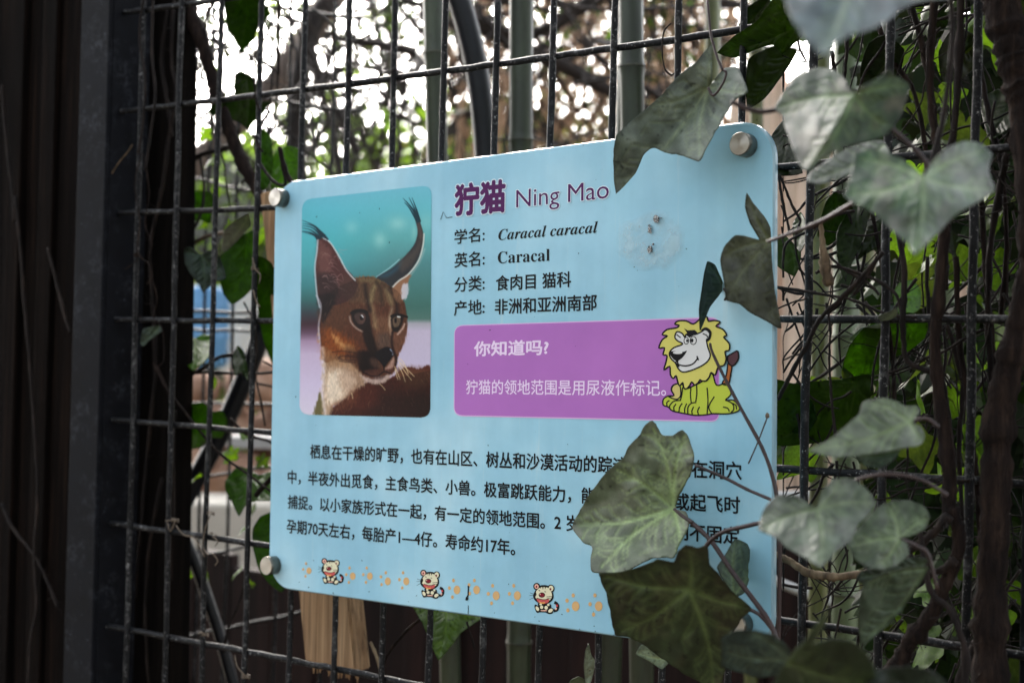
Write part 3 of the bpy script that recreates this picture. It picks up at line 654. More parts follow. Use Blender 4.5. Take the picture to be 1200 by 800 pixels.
fill(cB([(600, 480), (650, 470), (640, 500), (610, 500)]), (106, 70, 64), 1.8, .8)
line(cB([(460, 492), (510, 515), (560, 515), (598, 488), (640, 500)]), 1.6, (34, 24, 26), .9)
fill(cB([(440, 508), (500, 530), (560, 530), (640, 505), (640, 525), (600, 560), (550, 574), (500, 562), (455, 535)]), (186, 168, 160), 1.8, .9, fur=.8)
fill(cB([(530, 520), (600, 515), (590, 535), (540, 540)]), (120, 100, 98), 1.5, .6)
for a_ in ([(250, 358), (330, 352), (405, 362)], [(290, 392), (350, 382), (412, 392)], [(290, 400), (340, 412), (410, 410)], [(300, 418), (350, 425), (405, 426)]): line(cB(a_), .75, (40, 30, 32), .9)
for a_ in ([(690, 410), (740, 460), (800, 520)], [(700, 430), (740, 490), (782, 545)], [(690, 440), (722, 500), (740, 556)], [(670, 455), (690, 500), (705, 540)], [(700, 400), (730, 430), (760, 500)], [(672, 470), (680, 510), (690, 540)], [(570, 570), (590, 590), (605, 610)], [(380, 630), (386, 650), (388, 668)]): line(cB(a_), .8, (216, 196, 160), .85)
FURN = smooth_noise(PX, .8, 2.6, 9) - .5
isfur = (sdist(PX, cr(head, 3, True)) < 0) | (sdist(PX, cB([(185, 330), (190, 790), (905, 790), (905, 480), (640, 540), (430, 440)])) < 0)
C *= (1 + np.where(isfur, FURN * .20 - .24 + .16 * np.clip((C.mean(1) - 110) / 60, 0, 1), FURN * .02 - .03))[:, None]
_g = C.mean(1, keepdims=True); C = _g + (C - _g) * 1.16; C = 118 + (C - 118) * 1.07
_d = np.clip((PX[:, 0] - 440) / 60, 0, 1) * np.clip((PX[:, 1] - 435) / 30, 0, 1); C *= (1 - .3 * _d)[:, None]
C = np.clip(C, 4, 250)
uv = S(PX[:, 0], PX[:, 1])
RR = 11.0
fm = []
cor = [TL, TR, BR, BL]
keep = sdist(PX, rquad(TL, TR, BR, BL, 12, 10)) < 0.2
K2 = keep.reshape(NY, NX)
for j in range(NY - 1):
    for i in range(NX - 1):
        if K2[j, i] and K2[j, i + 1] and K2[j + 1, i + 1] and K2[j + 1, i]:
            a_ = j * NX + i; fm.append((a_, a_ + NX, a_ + NX + 1, a_ + 1))
M_PHOTO, t, b = newmat('glossy_photo_print')
at = t.nodes.new('ShaderNodeVertexColor'); at.layer_name = 'col'; t.links.new(at.outputs['Color'], b.inputs['Base Color'])
b.inputs['Roughness'].default_value = .5; b.inputs['Coat Weight'].default_value = .22; b.inputs['Coat Roughness'].default_value = .12; b.inputs['Specular IOR Level'].default_value = .08
part('caracal_photo', mesh('caracal_photo', [(u_, art_y(0), v_) for u_, v_ in uv], fm, M_PHOTO, False, None, lin(C)), sign)

# ------------------------------------------------------------------ bolts, glue, specks on the sign
M_BRUSH, t, b = newmat('brushed_stainless_steel')
b.inputs['Base Color'].default_value = (0.50, 0.47, 0.42, 1); b.inputs['Metallic'].default_value = 1; b.inputs['Roughness'].default_value = .30
b.inputs['Anisotropic'].default_value = .85
tg = t.nodes.new('ShaderNodeTangent'); tg.direction_type = 'RADIAL'; tg.axis = 'Y'; t.links.new(tg.outputs[0], b.inputs['Tangent'])
_tc = coords(t, (1, 1, 1)); _w = t.nodes.new('ShaderNodeTexWave'); _w.wave_type = 'RINGS'; _w.rings_direction = 'Y'; _w.inputs['Scale'].default_value = 420; _w.inputs['Distortion'].default_value = .6
t.links.new(_tc, _w.inputs['Vector']); bump(t, b, _w.outputs['Fac'], .35, .0004)
M_STSIDE = noisy('steel_bolt_side', (96, 92, 84), (130, 126, 116), (300, 300, 300), 1, .35, 0, metal=1.0)
def lathe_y(prof, n=40):                    # profile (radius, y)
    v = []; f = []
    for r_, y in prof:
        for j in range(n): a_ = 2 * math.pi * j / n; v.append((r_ * math.cos(a_), y, r_ * math.sin(a_)))
    for i in range(len(prof) - 1):
        for j in range(n): f.append((i * n + j, i * n + (j + 1) % n, (i + 1) * n + (j + 1) % n, (i + 1) * n + j))
    f.append(tuple(range(n))[::-1]); f.append(tuple((len(prof) - 1) * n + j for j in range(n)))
    return v, f
for (x, y) in ((880.3, 172.3), (337.5, 233.5), (327.5, 661), (875, 729)):
    u_, w_ = S(x, y)
    br = .0094
    o = part('bolt', None, sign) if False else None
    v, f = lathe_y([(br * .93, -.0185), (br, -.0175), (br, -.0062), (br * .55, -.0058), (br * .55, .028)])
    nside = len(f)
    me = mesh('bolt', v, f, [M_BRUSH, M_STSIDE], False, [1] * (nside - 2) + [0, 1])
    for k_, pl in enumerate(me.polygons):
        if k_ < nside - 2: pl.use_smooth = True
    o = part('bolt', me, sign); o.location = (u_, 0, w_)
# dried glue smear with insect debris
M_GLUE, t, b = newmat('dried_glue_smear')
b.inputs['Base Color'].default_value = rgba((186, 214, 222)); b.inputs['Roughness'].default_value = .3; b.inputs['Coat Weight'].default_value = .5
vg = coords(t, (1, 1, 1)); ng = noise(t, vg, 70, 5, .6); bump(t, b, ng, .6, .002)
ngm = noise(t, vg, 48, 5, .65)
al = ramp(t, ngm, [(.36, (0.08, 0.08, 0.08, 1)), (.66, (.5, .5, .5, 1))]); atg = t.nodes.new('ShaderNodeVertexColor'); atg.layer_name = 'col'
al = mix(t, 1.0, al, atg.outputs['Color'], 'MULTIPLY'); t.links.new(al, b.inputs['Alpha'])
r_ = random.Random(3); ring = [(768 + (42 + r_.uniform(-5, 5)) * math.cos(a_) * (1.0), 284 + (36 + r_.uniform(-5, 5)) * math.sin(a_)) for a_ in np.linspace(0, 2 * math.pi, 18, endpoint=False)]
q = S(*cr(ring, 4, True).T)
cc = q.mean(0); v = []; f = []; n_ = len(q)
for k, s_ in enumerate((1, .92, .8, .6, .3)):
    h = (0, .0004, .0006, .0007, .0008)[k] + 0
    v += [(cc[0] + (a_ - cc[0]) * s_, art_y(0) - h - .0001 * math.sin(k * 9 + i), cc[1] + (b_ - cc[1]) * s_) for i, (a_, b_) in enumerate(q)]
for k in range(4):
    for j in range(n_): f.append((k * n_ + j, k * n_ + (j + 1) % n_, (k + 1) * n_ + (j + 1) % n_, (k + 1) * n_ + j))
f.append(tuple(4 * n_ + j for j in range(n_)))
part('glue_smear', mesh('glue_smear', v, f, M_GLUE, True, None, np.repeat(np.array([0, .35, .9, 1, .8])[:, None], 3, 1).repeat(n_, 0)), sign)
M_DEB = noisy('pale_dried_debris', (8, 8, 8), (70, 70, 68), (1300, 1300, 1300), 1, .8, .5, .0006, (225, 226, 226), p=(.46, .58))
def lump(c, r, seed, flatn=.5, n=2, rough=.35):
    bm = bmesh.new(); bmesh.ops.create_icosphere(bm, subdivisions=n, radius=1)
    rr = np.random.RandomState(seed)
    for x in bm.verts:
        k = 1 + rough * rr.uniform(-1, 1); x.co = Vector((x.co.x * r[0] * k, x.co.y * r[1] * k * flatn, x.co.z * r[2] * k)) + Vector(c)
    bm.verts.index_update(); v = [tuple(x.co) for x in bm.verts]; f = [tuple(y.index for y in q_.verts) for q_ in bm.faces]; bm.free(); return v, f
for (x, y, rx, rz, s_) in ((774.5, 258, .0026, .0030, 1), (767, 270.5, .0019, .0026, 2), (767, 293, .0023, .0034, 3), (766.5, 265, .0014, .0006, 4), (780.5, 256.5, .0012, .0004, 5), (771, 287, .0006, .0009, 6)):
    u_, w_ = S(x, y); v, f = lump((u_, art_y(2) - .0016, w_), (rx, .0020, rz), s_, rough=.55)
    part('debris', mesh('debris', v, f, M_DEB, False), sign)
A = Art()
rs = random.Random(5)
for k in range(70):
    x = rs.uniform(335, 900); y = rs.uniform(225, 740)
    if rs.random() < .5: y = 190 + (x - 500) * -.13 + rs.uniform(2, 8) if rs.random() < .5 else 700 + (x - 400) * .143 - rs.uniform(2, 14)
    A.ell((x, y), rs.uniform(.3, .7), rs.uniform(.4, 1.2), I_BLACK, 3, rs.uniform(0, 3), 7)
A.stroke([(553.6, 685), (553.3, 696), (550.5, 702)], 1.6, I_BLACK, 3); A.stroke([(553.5, 708), (553.3, 718)], .8, I_BLACK, 3); A.ell((552, 700), 1.6, 2.4, I_BLACK, 4)
A.stroke([(521, 258), (524, 249), (528, 256), (535, 255)], .8, I_BLACK, 3)
o = A.part('dirt_speck'); o['kind'] = 'stuff'

# ------------------------------------------------------------------ wire fence
fence = thing('wire_fence', F(600, 400) * [1, 1, 0] , 'black painted welded wire fence that carries the blue sign', 'fence')
WR = .0031
cols = [(168, 147), (213, 193), (260, 236), (307, 286), (357.5, 338), (410, 391), (463, 447), (523, 502), (583, 565), (649, 631), (721, 700), (796, 776), (872, 853), (955, 937), (1044, 1029), (1146, 1131), (1262, 1246)]
for k, (xa, xb) in enumerate(cols):
    r_ = random.Random(k); pts = []
    for i in range(15):
        y = -260 + i * 90; x = xa + (xb - xa) * y / 800
        p = F(x, y, 0.0); p[0] += r_.uniform(-.0007, .0007); p[1] += r_.uniform(-.0006, .0006); pts.append(p)
    v, f = tube(cr(pts, 6), WR * (1.12 if k > 12 else 1.0), 10, 0.06, lump=.06); wpart('wire', v, f, M_WIRE, fence, True)
rows = [[(122, 17), (215, 6), (400, -22), (900, -110), (1300, -180)],
        [(124, 133), (210, 123), (400, 100), (600, 73), (865, 36), (1300, -30)], [(120, 250), (320, 243), (700, 213), (1163, 175), (1300, 163)], [(118, 374), (320, 376), (915, 374), (1300, 374)],
        [(116, 490), (320, 507), (910, 548), (1300, 573)], [(113, 610), (320, 640), (940, 730), (1300, 782)], [(110, 730), (320, 769), (475, 799), (900, 880), (1300, 960)], [(108, 850), (320, 905), (1300, 1150)]]
for k, r_ in enumerate(rows):
    rr = random.Random(50 + k)
    pts = [F(x, y, WR * 1.7) for x, y in r_]
    p = cr(pts, 14); p[:, 2] += np.array([rr.uniform(-.0005, .0005) for _ in p])
    v, f = tube(p, WR * 1.05, 10, 0.07, lump=.06); wpart('wire', v, f, M_WIRE, fence, True)
    e = F(r_[0][0] + 4, r_[0][1] - 1, -.001)   # weld bead where the wire meets the post
    v, f = lump(e, (.008, .008, .006), k, 1.0, 2, .15); wpart('weld_bead', v, f, M_WIRE, fence, True)

# left post: steel angle with one face to the viewer
zb, zt = 0.0, 2.7
xa = F(88, 400, -.012)[0]; xb = F(121, 400, -.012)[0]
def leanx(px, y): return F(px, 400, y)[0]
post = thing('steel_post', (xa, 0, 0), 'dark blue-grey steel angle post at the left end of the wire fence', 'post', 'steel posts of the wire fence')
def lean(v, k=.0):                      # same lean as the wires
    return [(p[0], p[1], p[2]) for p in v]
v, f = bevelled(*box(xa, xb, -.016, -.010, zb, zt), .0015); wpart('flange', v, f, M_STEEL, post, False)
v, f = bevelled(*box(xb - .006, xb, -.0095, .045, zb, zt), .0012); wpart('web', v, f, M_STEEL, post, False)
v, f = bevelled(*box(xb + .0005, leanx(160, .04), .036, .042, zb, zt), .0012); wpart('inner_flange', v, f, M_STEEL, post, False)
xr = F(1186, 600, -.012)[0]
post2 = thing('steel_post', (xr, 0, 0), 'dark steel post behind the thick vine trunk at the right end of the wire fence', 'post', 'steel posts of the wire fence')
v, f = bevelled(*box(xr, xr + .05, .010, .016, zb, zt), .0015); wpart('flange', v, f, M_STEEL, post2, False)
v, f = bevelled(*box(xr, xr + .006, .0165, .06, zb, zt), .0012); wpart('web', v, f, M_STEEL, post2, False)

# dark timber wall to the left of the post (vertical boards, proud and recessed)
wall = thing('timber_wall', (xa - .3, 0, 0), 'almost black vertical board wall at the left edge beside the steel post', 'wall')
x = xa + .004; k = 0
edges_px = [86, 62, 44, 22, 3, -20, -50]
for i in range(len(edges_px) - 1):
    x1 = F(edges_px[i], 400, 0)[0] + .004 * (i == 0); x0 = F(edges_px[i + 1], 400, 0)[0]; r_ = random.Random(i)
    dy = (0, -.006, .004, -.004, .002, -.002)[i]
    v, f = bevelled(*box(x0 + .001, x1 - .001, .0 + dy, .024 + dy, 0, zt), .002)
    wpart('board', v, f, M_DARKWOOD, wall)
for i in range(14):
    x1 = F(-50, 400, 0)[0] - i * .09; v, f = bevelled(*box(x1 - .088, x1 - .001, (i % 3) * .003, .024, 0, zt), .002); wpart('board', v, f, M_DARKWOOD, wall)
# brown board standing behind the wires next to the post
bd = thing('brown_board', F(170, 400, .07) * [1, 1, 0], 'dark brown upright board behind the first two fence wires beside the post', 'board')
c = [F(126, 1400, .07), F(198, 1400, .07), F(198, 1400, .07) + [0, .03, 0], F(126, 1400, .07) + [0, .03, 0], F(134, -300, .07), F(214, -300, .07), F(214, -300, .07) + [0, .03, 0], F(134, -300, .07) + [0, .03, 0]]
for a_ in c[:4]: a_[2] = 0.0
v, f = bevelled(*box8(c), .002); wpart('plank', v, f, M_BROWNWOOD, bd)
c2 = [p + np.array([-.045, .035, 0]) for p in c]
v, f = bevelled(*box8(c2), .002); wpart('plank', v, f, M_DARKWOOD, bd)

# pale timber stake behind the sign
st = thing('timber_stake', F(385, 780, .05), 'pale leaning timber stake behind the left side of the sign', 'stake')
d = .05
a0, b0 = F(357, 774, d), F(417, 788, d); a1, b1 = F(304, 226, d), F(360, 216, d)
dep = np.array([-.004, .028, 0.0])
c = [a0, b0, b0 + dep, a0 + dep, a1, b1, b1 + dep, a1 + dep]
bm = bmesh.new(); vs = [bm.verts.new(p) for p in c]
for q in [(3, 2, 1, 0), (4, 5, 6, 7), (0, 1, 5, 4), (1, 2, 6, 5), (2, 3, 7, 6), (3, 0, 4, 7)]: bm.faces.new([vs[i] for i in q])
bmesh.ops.bevel(bm, geom=list(bm.edges), offset=.002, segments=2, affect='EDGES'); bmesh.ops.recalc_face_normals(bm, faces=bm.faces)
bm.verts.index_update()
wpart('stake_body', [np.array(x_.co) for x_ in bm.verts], [tuple(x_.index for x_ in q.verts) for q in bm.faces], M_TIMBER, st); bm.free()
mb = MB()                                   # splintered lower end
for k in range(26):
    s_ = k / 25; p0 = a0 * (1 - s_) + b0 * s_ + dep * random.Random(k).uniform(0.02, .3); L_ = random.Random(k + 99).uniform(.004, .012)
    mb.add(tube([p0 + [0, 0, .004], p0 - [0, 0, L_]], [.0022, .0006], 5))
mb.part('splinters', M_TIMBER, st)['kind'] = 'stuff'

# second, thinner wire mesh inside the enclosure
inner = thing('inner_wire_mesh', F(260, 400, .42) * [1, 1, 0], 'thin rusty-black wire mesh standing behind the main fence at left', 'fence')
for (p0, p1) in (((252, -60), (226, 860)), ((285, -60), (260, 860)), ((342, -60), (318, 860)), ((394, -60), (372, 860)), ((206, -60), (184, 860)),
                 ((160, 196), (420, 250)), ((160, 362), (420, 370)), ((160, 384), (420, 392)), ((160, 471), (420, 474)), ((160, 572), (420, 530)), ((160, 668), (420, 610)), ((160, 96), (420, 130)), ((160, -10), (420, 20)), ((160, 760), (420, 700))):
    a_, b_ = F(p0[0], p0[1], .42), F(p1[0], p1[1], .42)
    if abs(p0[1] - p1[1]) < 200: a_[1] += .006; b_[1] += .006
    pts = [a_ + (b_ - a_) * s_ + rng.uniform(-.002, .002, 3) for s_ in np.linspace(0, 1, 10)]
    v, f = tube(cr(pts, 3), .0026, 7); wpart('wire', v, f, M_WIRE, inner, True)

# ------------------------------------------------------------------ leaves
def inpoly(p, poly): return sdist(p, poly) < 0
def leaf_verts(outline, base, tips, step, vw):
    """2D leaf: dense interior mesh and a vein weight per vertex"""
    poly = cr(outline, 4, True); _o = np.asarray(outline, float); _l = np.concatenate([[_o[i] + (_o[(i + 1) % len(_o)] - _o[i]) * j / 4 for j in range(4)] for i in range(len(_o))]); poly = .45 * poly + .55 * _l
    _nr = poly - poly.mean(0); _nr /= np.linalg.norm(_nr, axis=1)[:, None] + 1e-9; poly = poly + _nr * (rng.uniform(-1, 1, len(poly)) * .0045 * np.ptp(poly[:, 0]))[:, None]
    per = np.linalg.norm(np.roll(poly, -1, 0) - poly, axis=1).sum(); n = max(24, int(per / step))
    cum = np.concatenate([[0], np.cumsum(np.linalg.norm(np.roll(poly, -1, 0) - poly, axis=1))]); pc = np.vstack([poly, poly[:1]])
    s_ = np.linspace(0, per, n, endpoint=False); ring = np.stack([np.interp(s_, cum, pc[:, 0]), np.interp(s_, cum, pc[:, 1])], 1)
    lo, hi = ring.min(0), ring.max(0); g = []
    y = lo[1]; r = 0
    while y < hi[1]:
        x = lo[0] + (step / 2 if r % 2 else 0)
        while x < hi[0]: g.append((x, y)); x += step
        y += step * .866; r += 1
    g = np.array(g); g = g[sdist(g, ring) < -step * .5]
    pts = np.vstack([ring, g]); edges = [(i, (i + 1) % n) for i in range(n)]
    ov, oe, of, _, _, _ = delaunay_2d_cdt([Vector(p) for p in pts], edges, [], 1, 1e-5)
    P2 = np.array([tuple(x) for x in ov]); T = [tuple(q) for q in of]
    tc_ = sdist(P2[np.array(T)].mean(1), ring); T = [q for q, d_ in zip(T, tc_) if d_ < 0]
    base = np.array(base, float); vein = np.zeros(len(P2)); size = max(hi - lo)
    for k, tp in enumerate(tips):
        tp = np.array(tp, float); mid = (base + tp) / 2 + np.array([-(tp - base)[1], (tp - base)[0]]) * .05 * (1 if k % 2 else -1)
        path = cr([base, mid, base + (tp - base) * .94], 5); L_ = np.linalg.norm(tp - base)
        for i in range(len(path) - 1):
            d_, _t = seg_d(P2, path[i], path[i + 1]); w_ = vw * (1.25 - .8 * i / len(path)); vein = np.maximum(vein, np.exp(-(d_ / w_) ** 2) * (1 - .4 * i / len(path)) + .22 * np.exp(-(d_ / (w_ * 3.2)) ** 2))
        ax = (tp - base) / (L_ + 1e-6)
        for j, q in enumerate(np.linspace(.14, .86, 7)):
            o = path[min(len(path) - 1, int(q * (len(path) - 1)))]
            for sgn in (-1, 1):
                an = math.radians(46 + 8 * math.sin(j * 3 + k)) * sgn; dr = np.array([ax[0] * math.cos(an) - ax[1] * math.sin(an), ax[0] * math.sin(an) + ax[1] * math.cos(an)])
                e = o + dr * L_ * .34 * (1 - q * .6) + rng.uniform(-.02, .02, 2) * size; m2 = (o + e) / 2 + ax * L_ * .03
                for a_, b_ in ((o, m2), (m2, e)):
                    d_, _t = seg_d(P2, a_, b_); vein = np.maximum(vein, .62 * np.exp(-(d_ / (vw * .75)) ** 2))
                e2 = e + np.array([dr[1], -dr[0]]) * sgn * L_ * .09 + dr * L_ * .06; d_, _t = seg_d(P2, e, e2); vein = np.maximum(vein, .4 * np.exp(-(d_ / (vw * .6)) ** 2))
    edge = -sdist(P2, ring)
    return P2, T, vein, edge, size
def px_leaf(parent, outline, base, tips, depth, col, vcol, g=(0, 0), fold=.0, curl=.0, blotch=None, mat=None, name='leaf', veinw=1.7, vamt=.6, edgecol=None, seed=0):
    """a leaf traced in the photograph, set at its own distance, tilted (g: metres of depth per 100 px), folded and curled; 0.4 mm thick"""
    global M_LEAF
    P2, T, vein, edge, size = leaf_verts(outline, base, tips, max(1.6, .0155 * max(np.ptp(np.array(outline)[:, 0]), np.ptp(np.array(outline)[:, 1]))), veinw)
    c0 = P2.mean(0); base = np.array(base, float); tip = np.array(tips[0], float); ax = (tip - base) / (np.linalg.norm(tip - base) + 1e-6); nr = np.array([-ax[1], ax[0]])
    dx, dy = (P2 - c0).T; side = (P2 - base) @ nr; al = (P2 - base) @ ax
    n1 = smooth_noise(P2 + seed * 31, size * .22, size * .22, seed + 3) - .5; n2 = smooth_noise(P2 + seed * 17, size * .09, size * .09, seed + 7) - .5
    h = g[0] * dx / 100 + g[1] * dy / 100 + fold * np.abs(side) / 100 + curl * (al / size) ** 2 * .05 + n1 * .010 * size / 150 + n2 * .0030 * size / 150 + vein * .0022 - .0010 * np.exp(-edge / 4.0)
    h = h * depth
    V = np.array([P(P2[i, 0], P2[i, 1], depth + h[i]) for i in range(len(P2))])
    cl = np.tile(np.asarray(col, float), (len(P2), 1))
    nb = smooth_noise(P2 + seed * 7, size * .13, size * .13, seed + 21); nb2 = smooth_noise(P2 + seed * 5, size * .05, size * .05, seed + 23)
    if blotch is not None: cl += (np.asarray(blotch, float) - cl) * np.clip((nb * .7 + nb2 * .3 - .42) * 3.2, 0, .85)[:, None]
    wide = smooth_noise(P2 + seed * 11, size * .07, size * .07, seed + 31)
    if mat is None:
        cl = cl * np.array([.80, .825, .78]) - 3; cl *= (0.80 + .34 * wide)[:, None]; vcol = np.asarray(vcol, float) * np.array([.94, .97, .84])
    cl += (np.asarray(vcol, float) - cl) * (np.clip(vein * (vamt + (.25 if mat is None else 0)), 0, 1))[:, None]
    sp = smooth_noise(P2 + seed * 3, size * .03, size * .03, seed + 41); cl *= (1 - .45 * np.clip((sp - .86) * 12, 0, 1))[:, None]
    ec = cl * .72 if edgecol is None else np.asarray(edgecol, float)
    cl += (ec - cl) * (np.exp(-edge / 1.6) * .6)[:, None]
    cl *= (1 + (nb2 - .5) * .16)[:, None]
    n = len(V); back = V + FWD * .0005; vv_ = np.vstack([V, back])
    ff = [q if True else q for q in T]
    # orient toward the viewer
    a_, b_, c_ = V[T[0][0]], V[T[0][1]], V[T[0][2]]
    if np.cross(b_ - a_, c_ - a_) @ FWD > 0: ff = [q[::-1] for q in ff]
    faces = ff + [tuple(i + n for i in q[::-1]) for q in ff]
    cnt = {}
    for q in ff:
        for i in range(3):
            e_ = (q[i], q[(i + 1) % 3])
            if (e_[1], e_[0]) in cnt: del cnt[(e_[1], e_[0])]
            else: cnt[e_] = 1
    faces += [(b2, a2, a2 + n, b2 + n) for (a2, b2) in cnt]
    return wpart(name, vv_, faces, mat or M_LEAF, parent, True, None, lin(np.clip(np.vstack([cl, cl]), 3, 250)))
def px_stem(parent, pts, r, mat, depth=None, off=.05, n=7, name='stem', plane=None, rough=.08, k=6, wob=0.0, base='sign'):
    """stem through pixels; radius in photo pixels; depth: number, or list per point"""
    q = cr([(x, y) for x, y in pts], k); m_ = len(q)
    if wob: q = q + rng.uniform(-wob, wob, q.shape)
    if plane is not None: dd = np.array([FD(x, y, plane) for x, y in q])
    elif depth is None: dd = np.array([SD(x, y) - off for x, y in q])
    elif np.isscalar(depth): dd = np.full(m_, float(depth))
    else: dd = np.interp(np.linspace(0, 1, m_), np.linspace(0, 1, len(depth)), depth)
    W_ = np.array([P(q[i, 0], q[i, 1], dd[i]) for i in range(m_)])
    rr = (np.full(m_, r) if np.isscalar(r) else np.interp(np.linspace(0, 1, m_), np.linspace(0, 1, len(r)), r)) * dd / FPX
    if mat in (M_BARK, M_BARKD, M_BARKL) and m_ > 8:
        for _ in range(max(1, m_ // 12)):
            c_ = rng.randint(2, m_ - 2); rr = rr * (1 + rng.uniform(.12, .4) * np.exp(-((np.arange(m_) - c_) / 1.1) ** 2))
    v, f = tube(W_, rr, n, rough, lump=rough * .9)
    if mat in (M_BARK, M_BARKD) and rr.max() > .0028:
        v = list(v); f = list(f)
        for _ in range(m_ // 2):
            c_ = rng.randint(1, m_ - 1); a_ = rng.uniform(-1, 1, 3); a_ /= np.linalg.norm(a_); L_ = rng.uniform(.004, .016)
            q_ = [W_[c_] + a_ * rr[c_] * .8, W_[c_] + a_ * (rr[c_] + L_ * .5), W_[c_] + a_ * (rr[c_] + L_) + rng.uniform(-.004, .004, 3)]
            v2, f2 = tube(q_, [.0006, .0002], 4, cap=False); o_ = len(v); v += list(v2); f += [tuple(i + o_ for i in q) for q in f2]
    return wpart(name, v, f, mat, parent, True)

exec_leaves = True
G1 = (118, 128, 112); 
# --- ivy hanging over the upper right corner of the sign
ivA = thing('ivy_spray', P(838, 60, .98), 'grey-green folded ivy leaf drooping over the top edge of the sign', 'ivy')
px_leaf(ivA, [(838, 48), (834.5, 64), (835, 78), (834, 96), (829, 104), (838, 92), (849, 80), (866, 80), (877, 108), (862, 117), (845, 144), (832, 166), (820, 190), (800, 182), (784, 180), (765, 173), (754, 182), (745, 203), (722, 227), (719, 200), (719, 176), (723, 158), (740, 142), (758, 126), (776, 110), (786, 98), (798, 86), (816, 72), (828, 58)],
        (830, 102), [(722, 225), (819, 188), (838, 50), (876, 108), (760, 126)], SD(790, 130) - .04, (104, 112, 104), (134, 142, 128), g=(-.03, -.02), fold=-.05, blotch=(128, 134, 130), seed=1, vamt=.45)
px_stem(ivA, [(829, 0), (833, 40), (840, 66), (847, 82)], 1.6, M_STEM, off=.05)
px_stem(ivA, [(830, 103), (836, 112), (846, 100), (851, 86), (847, 82)], 1.6, M_STEM, off=.045)
# --- spray in front of the right edge
ivB = thing('ivy_spray', P(1100, 170, .78), 'spray of three large dusty ivy leaves at the upper right in front of the fence', 'ivy')
px_leaf(ivB, [(921, 0), (927, 18), (938, 38), (950, 54), (966, 66), (980, 52), (994, 43), (1020, 35), (1040, 24), (1055, 12), (1075, 2), (1120, -4), (1112, -34), (1060, -62), (1005, -60), (975, -70), (920, -50), (905, -20)], (1000, -40), [(966, 64), (1115, -10), (910, -20)], .64, (84, 98, 106), (118, 134, 124), g=(.05, -.08), fold=.05, blotch=(104, 116, 128), seed=2, veinw=3)
px_leaf(ivB, [(907.5, 126), (921, 103), (934, 88), (956, 79.5), (975, 81), (990, 92), (1001, 110), (1012, 99), (1031, 90), (1042, 80), (1050, 90), (1065, 99), (1063, 116), (1056, 135), (1044, 154), (1027, 165), (1001, 169), (982, 176), (960, 189), (949, 201), (938, 195), (930, 176), (923, 158), (917, 137)],
        (1001, 112), [(948, 198), (909, 126), (1064, 100), (1040, 150)], .80, (72, 86, 70), (100, 116, 88), g=(-.03, -.04), fold=.05, blotch=(104, 98, 88), seed=3, veinw=2.6)
px_leaf(ivB, [(947, 214), (950, 202), (985, 178), (1010, 168), (1035, 165), (1045, 186), (1018, 200), (990, 207), (962, 216)], (1040, 168), [(950, 212)], .86, (98, 104, 96), (118, 126, 110), g=(0, -.1), seed=4)
px_leaf(ivB, [(990, 229), (1001, 195), (1003, 180), (1020, 174), (1042, 180), (1065, 191), (1082, 206), (1095, 187), (1110, 172), (1132, 165), (1151, 169), (1162, 180), (1159, 202), (1165, 225), (1140, 240), (1117, 255), (1099, 274), (1084, 287), (1072, 299), (1063, 285), (1042, 266), (1020, 247), (1001, 238)],
        (1082, 209), [(1073, 296), (1163, 222), (992, 229), (1005, 185), (1155, 175)], .74, (58, 84, 62), (112, 130, 102), g=(.02, -.05), fold=.07, blotch=(84, 88, 76), seed=5, veinw=3)
px_stem(ivB, [(857, 119), (875, 127), (893, 131), (912, 128)], 3.2, M_STEM, depth=.86)
px_stem(ivB, [(1001, 112), (1020, 130), (1050, 155), (1085, 190), (1105, 240)], 2.8, M_STEM, depth=.84)
px_stem(ivB, [(1082, 208), (1096, 176), (1108, 120), (1116, 40), (1112, -20)], 3.2, M_BARKD, depth=.88)
px_stem(ivB, [(1000, -40), (1050, -20), (1110, -20)], 3.0, M_STEM, depth=.72)
# --- leaf hanging by the sign's right edge
ivC = thing('ivy_spray', P(903, 282, .93), 'dull olive ivy leaf with a narrow one beside it over the lion', 'ivy')
px_leaf(ivC, [(875, 226), (883, 238), (896, 254), (903, 267), (904, 283), (905, 310), (908, 340), (916, 385), (898, 376), (880, 367), (866, 356), (851, 352), (849, 334), (844, 305), (848, 290), (860, 276), (872, 276), (890, 281), (879, 262), (873, 243)],
        (902, 282), [(914, 382), (846, 300), (876, 228), (852, 350)], SD(880, 300) - .05, (76, 80, 66), (96, 100, 80), g=(.06, 0), fold=-.02, blotch=(92, 94, 86), seed=6)
px_leaf(ivC, [(829, 306), (838, 310), (845, 325), (849, 337), (842, 347), (832, 360), (825, 378), (820, 388), (819, 362), (822, 340), (825, 320)], (848, 337), [(820, 386), (830, 308)], SD(835, 340) - .03, (44, 62, 40), (60, 80, 52), g=(.1, 0), seed=7)
px_stem(ivC, [(900, 283), (930, 272), (965, 258), (1000, 238), (1040, 215)], [2.2, 2.6, 3.4], M_STEM, depth=[.93, .9, .86])
px_stem(ivC, [(848, 338), (852, 345), (849, 352)], 1.4, M_STEM, off=.03)
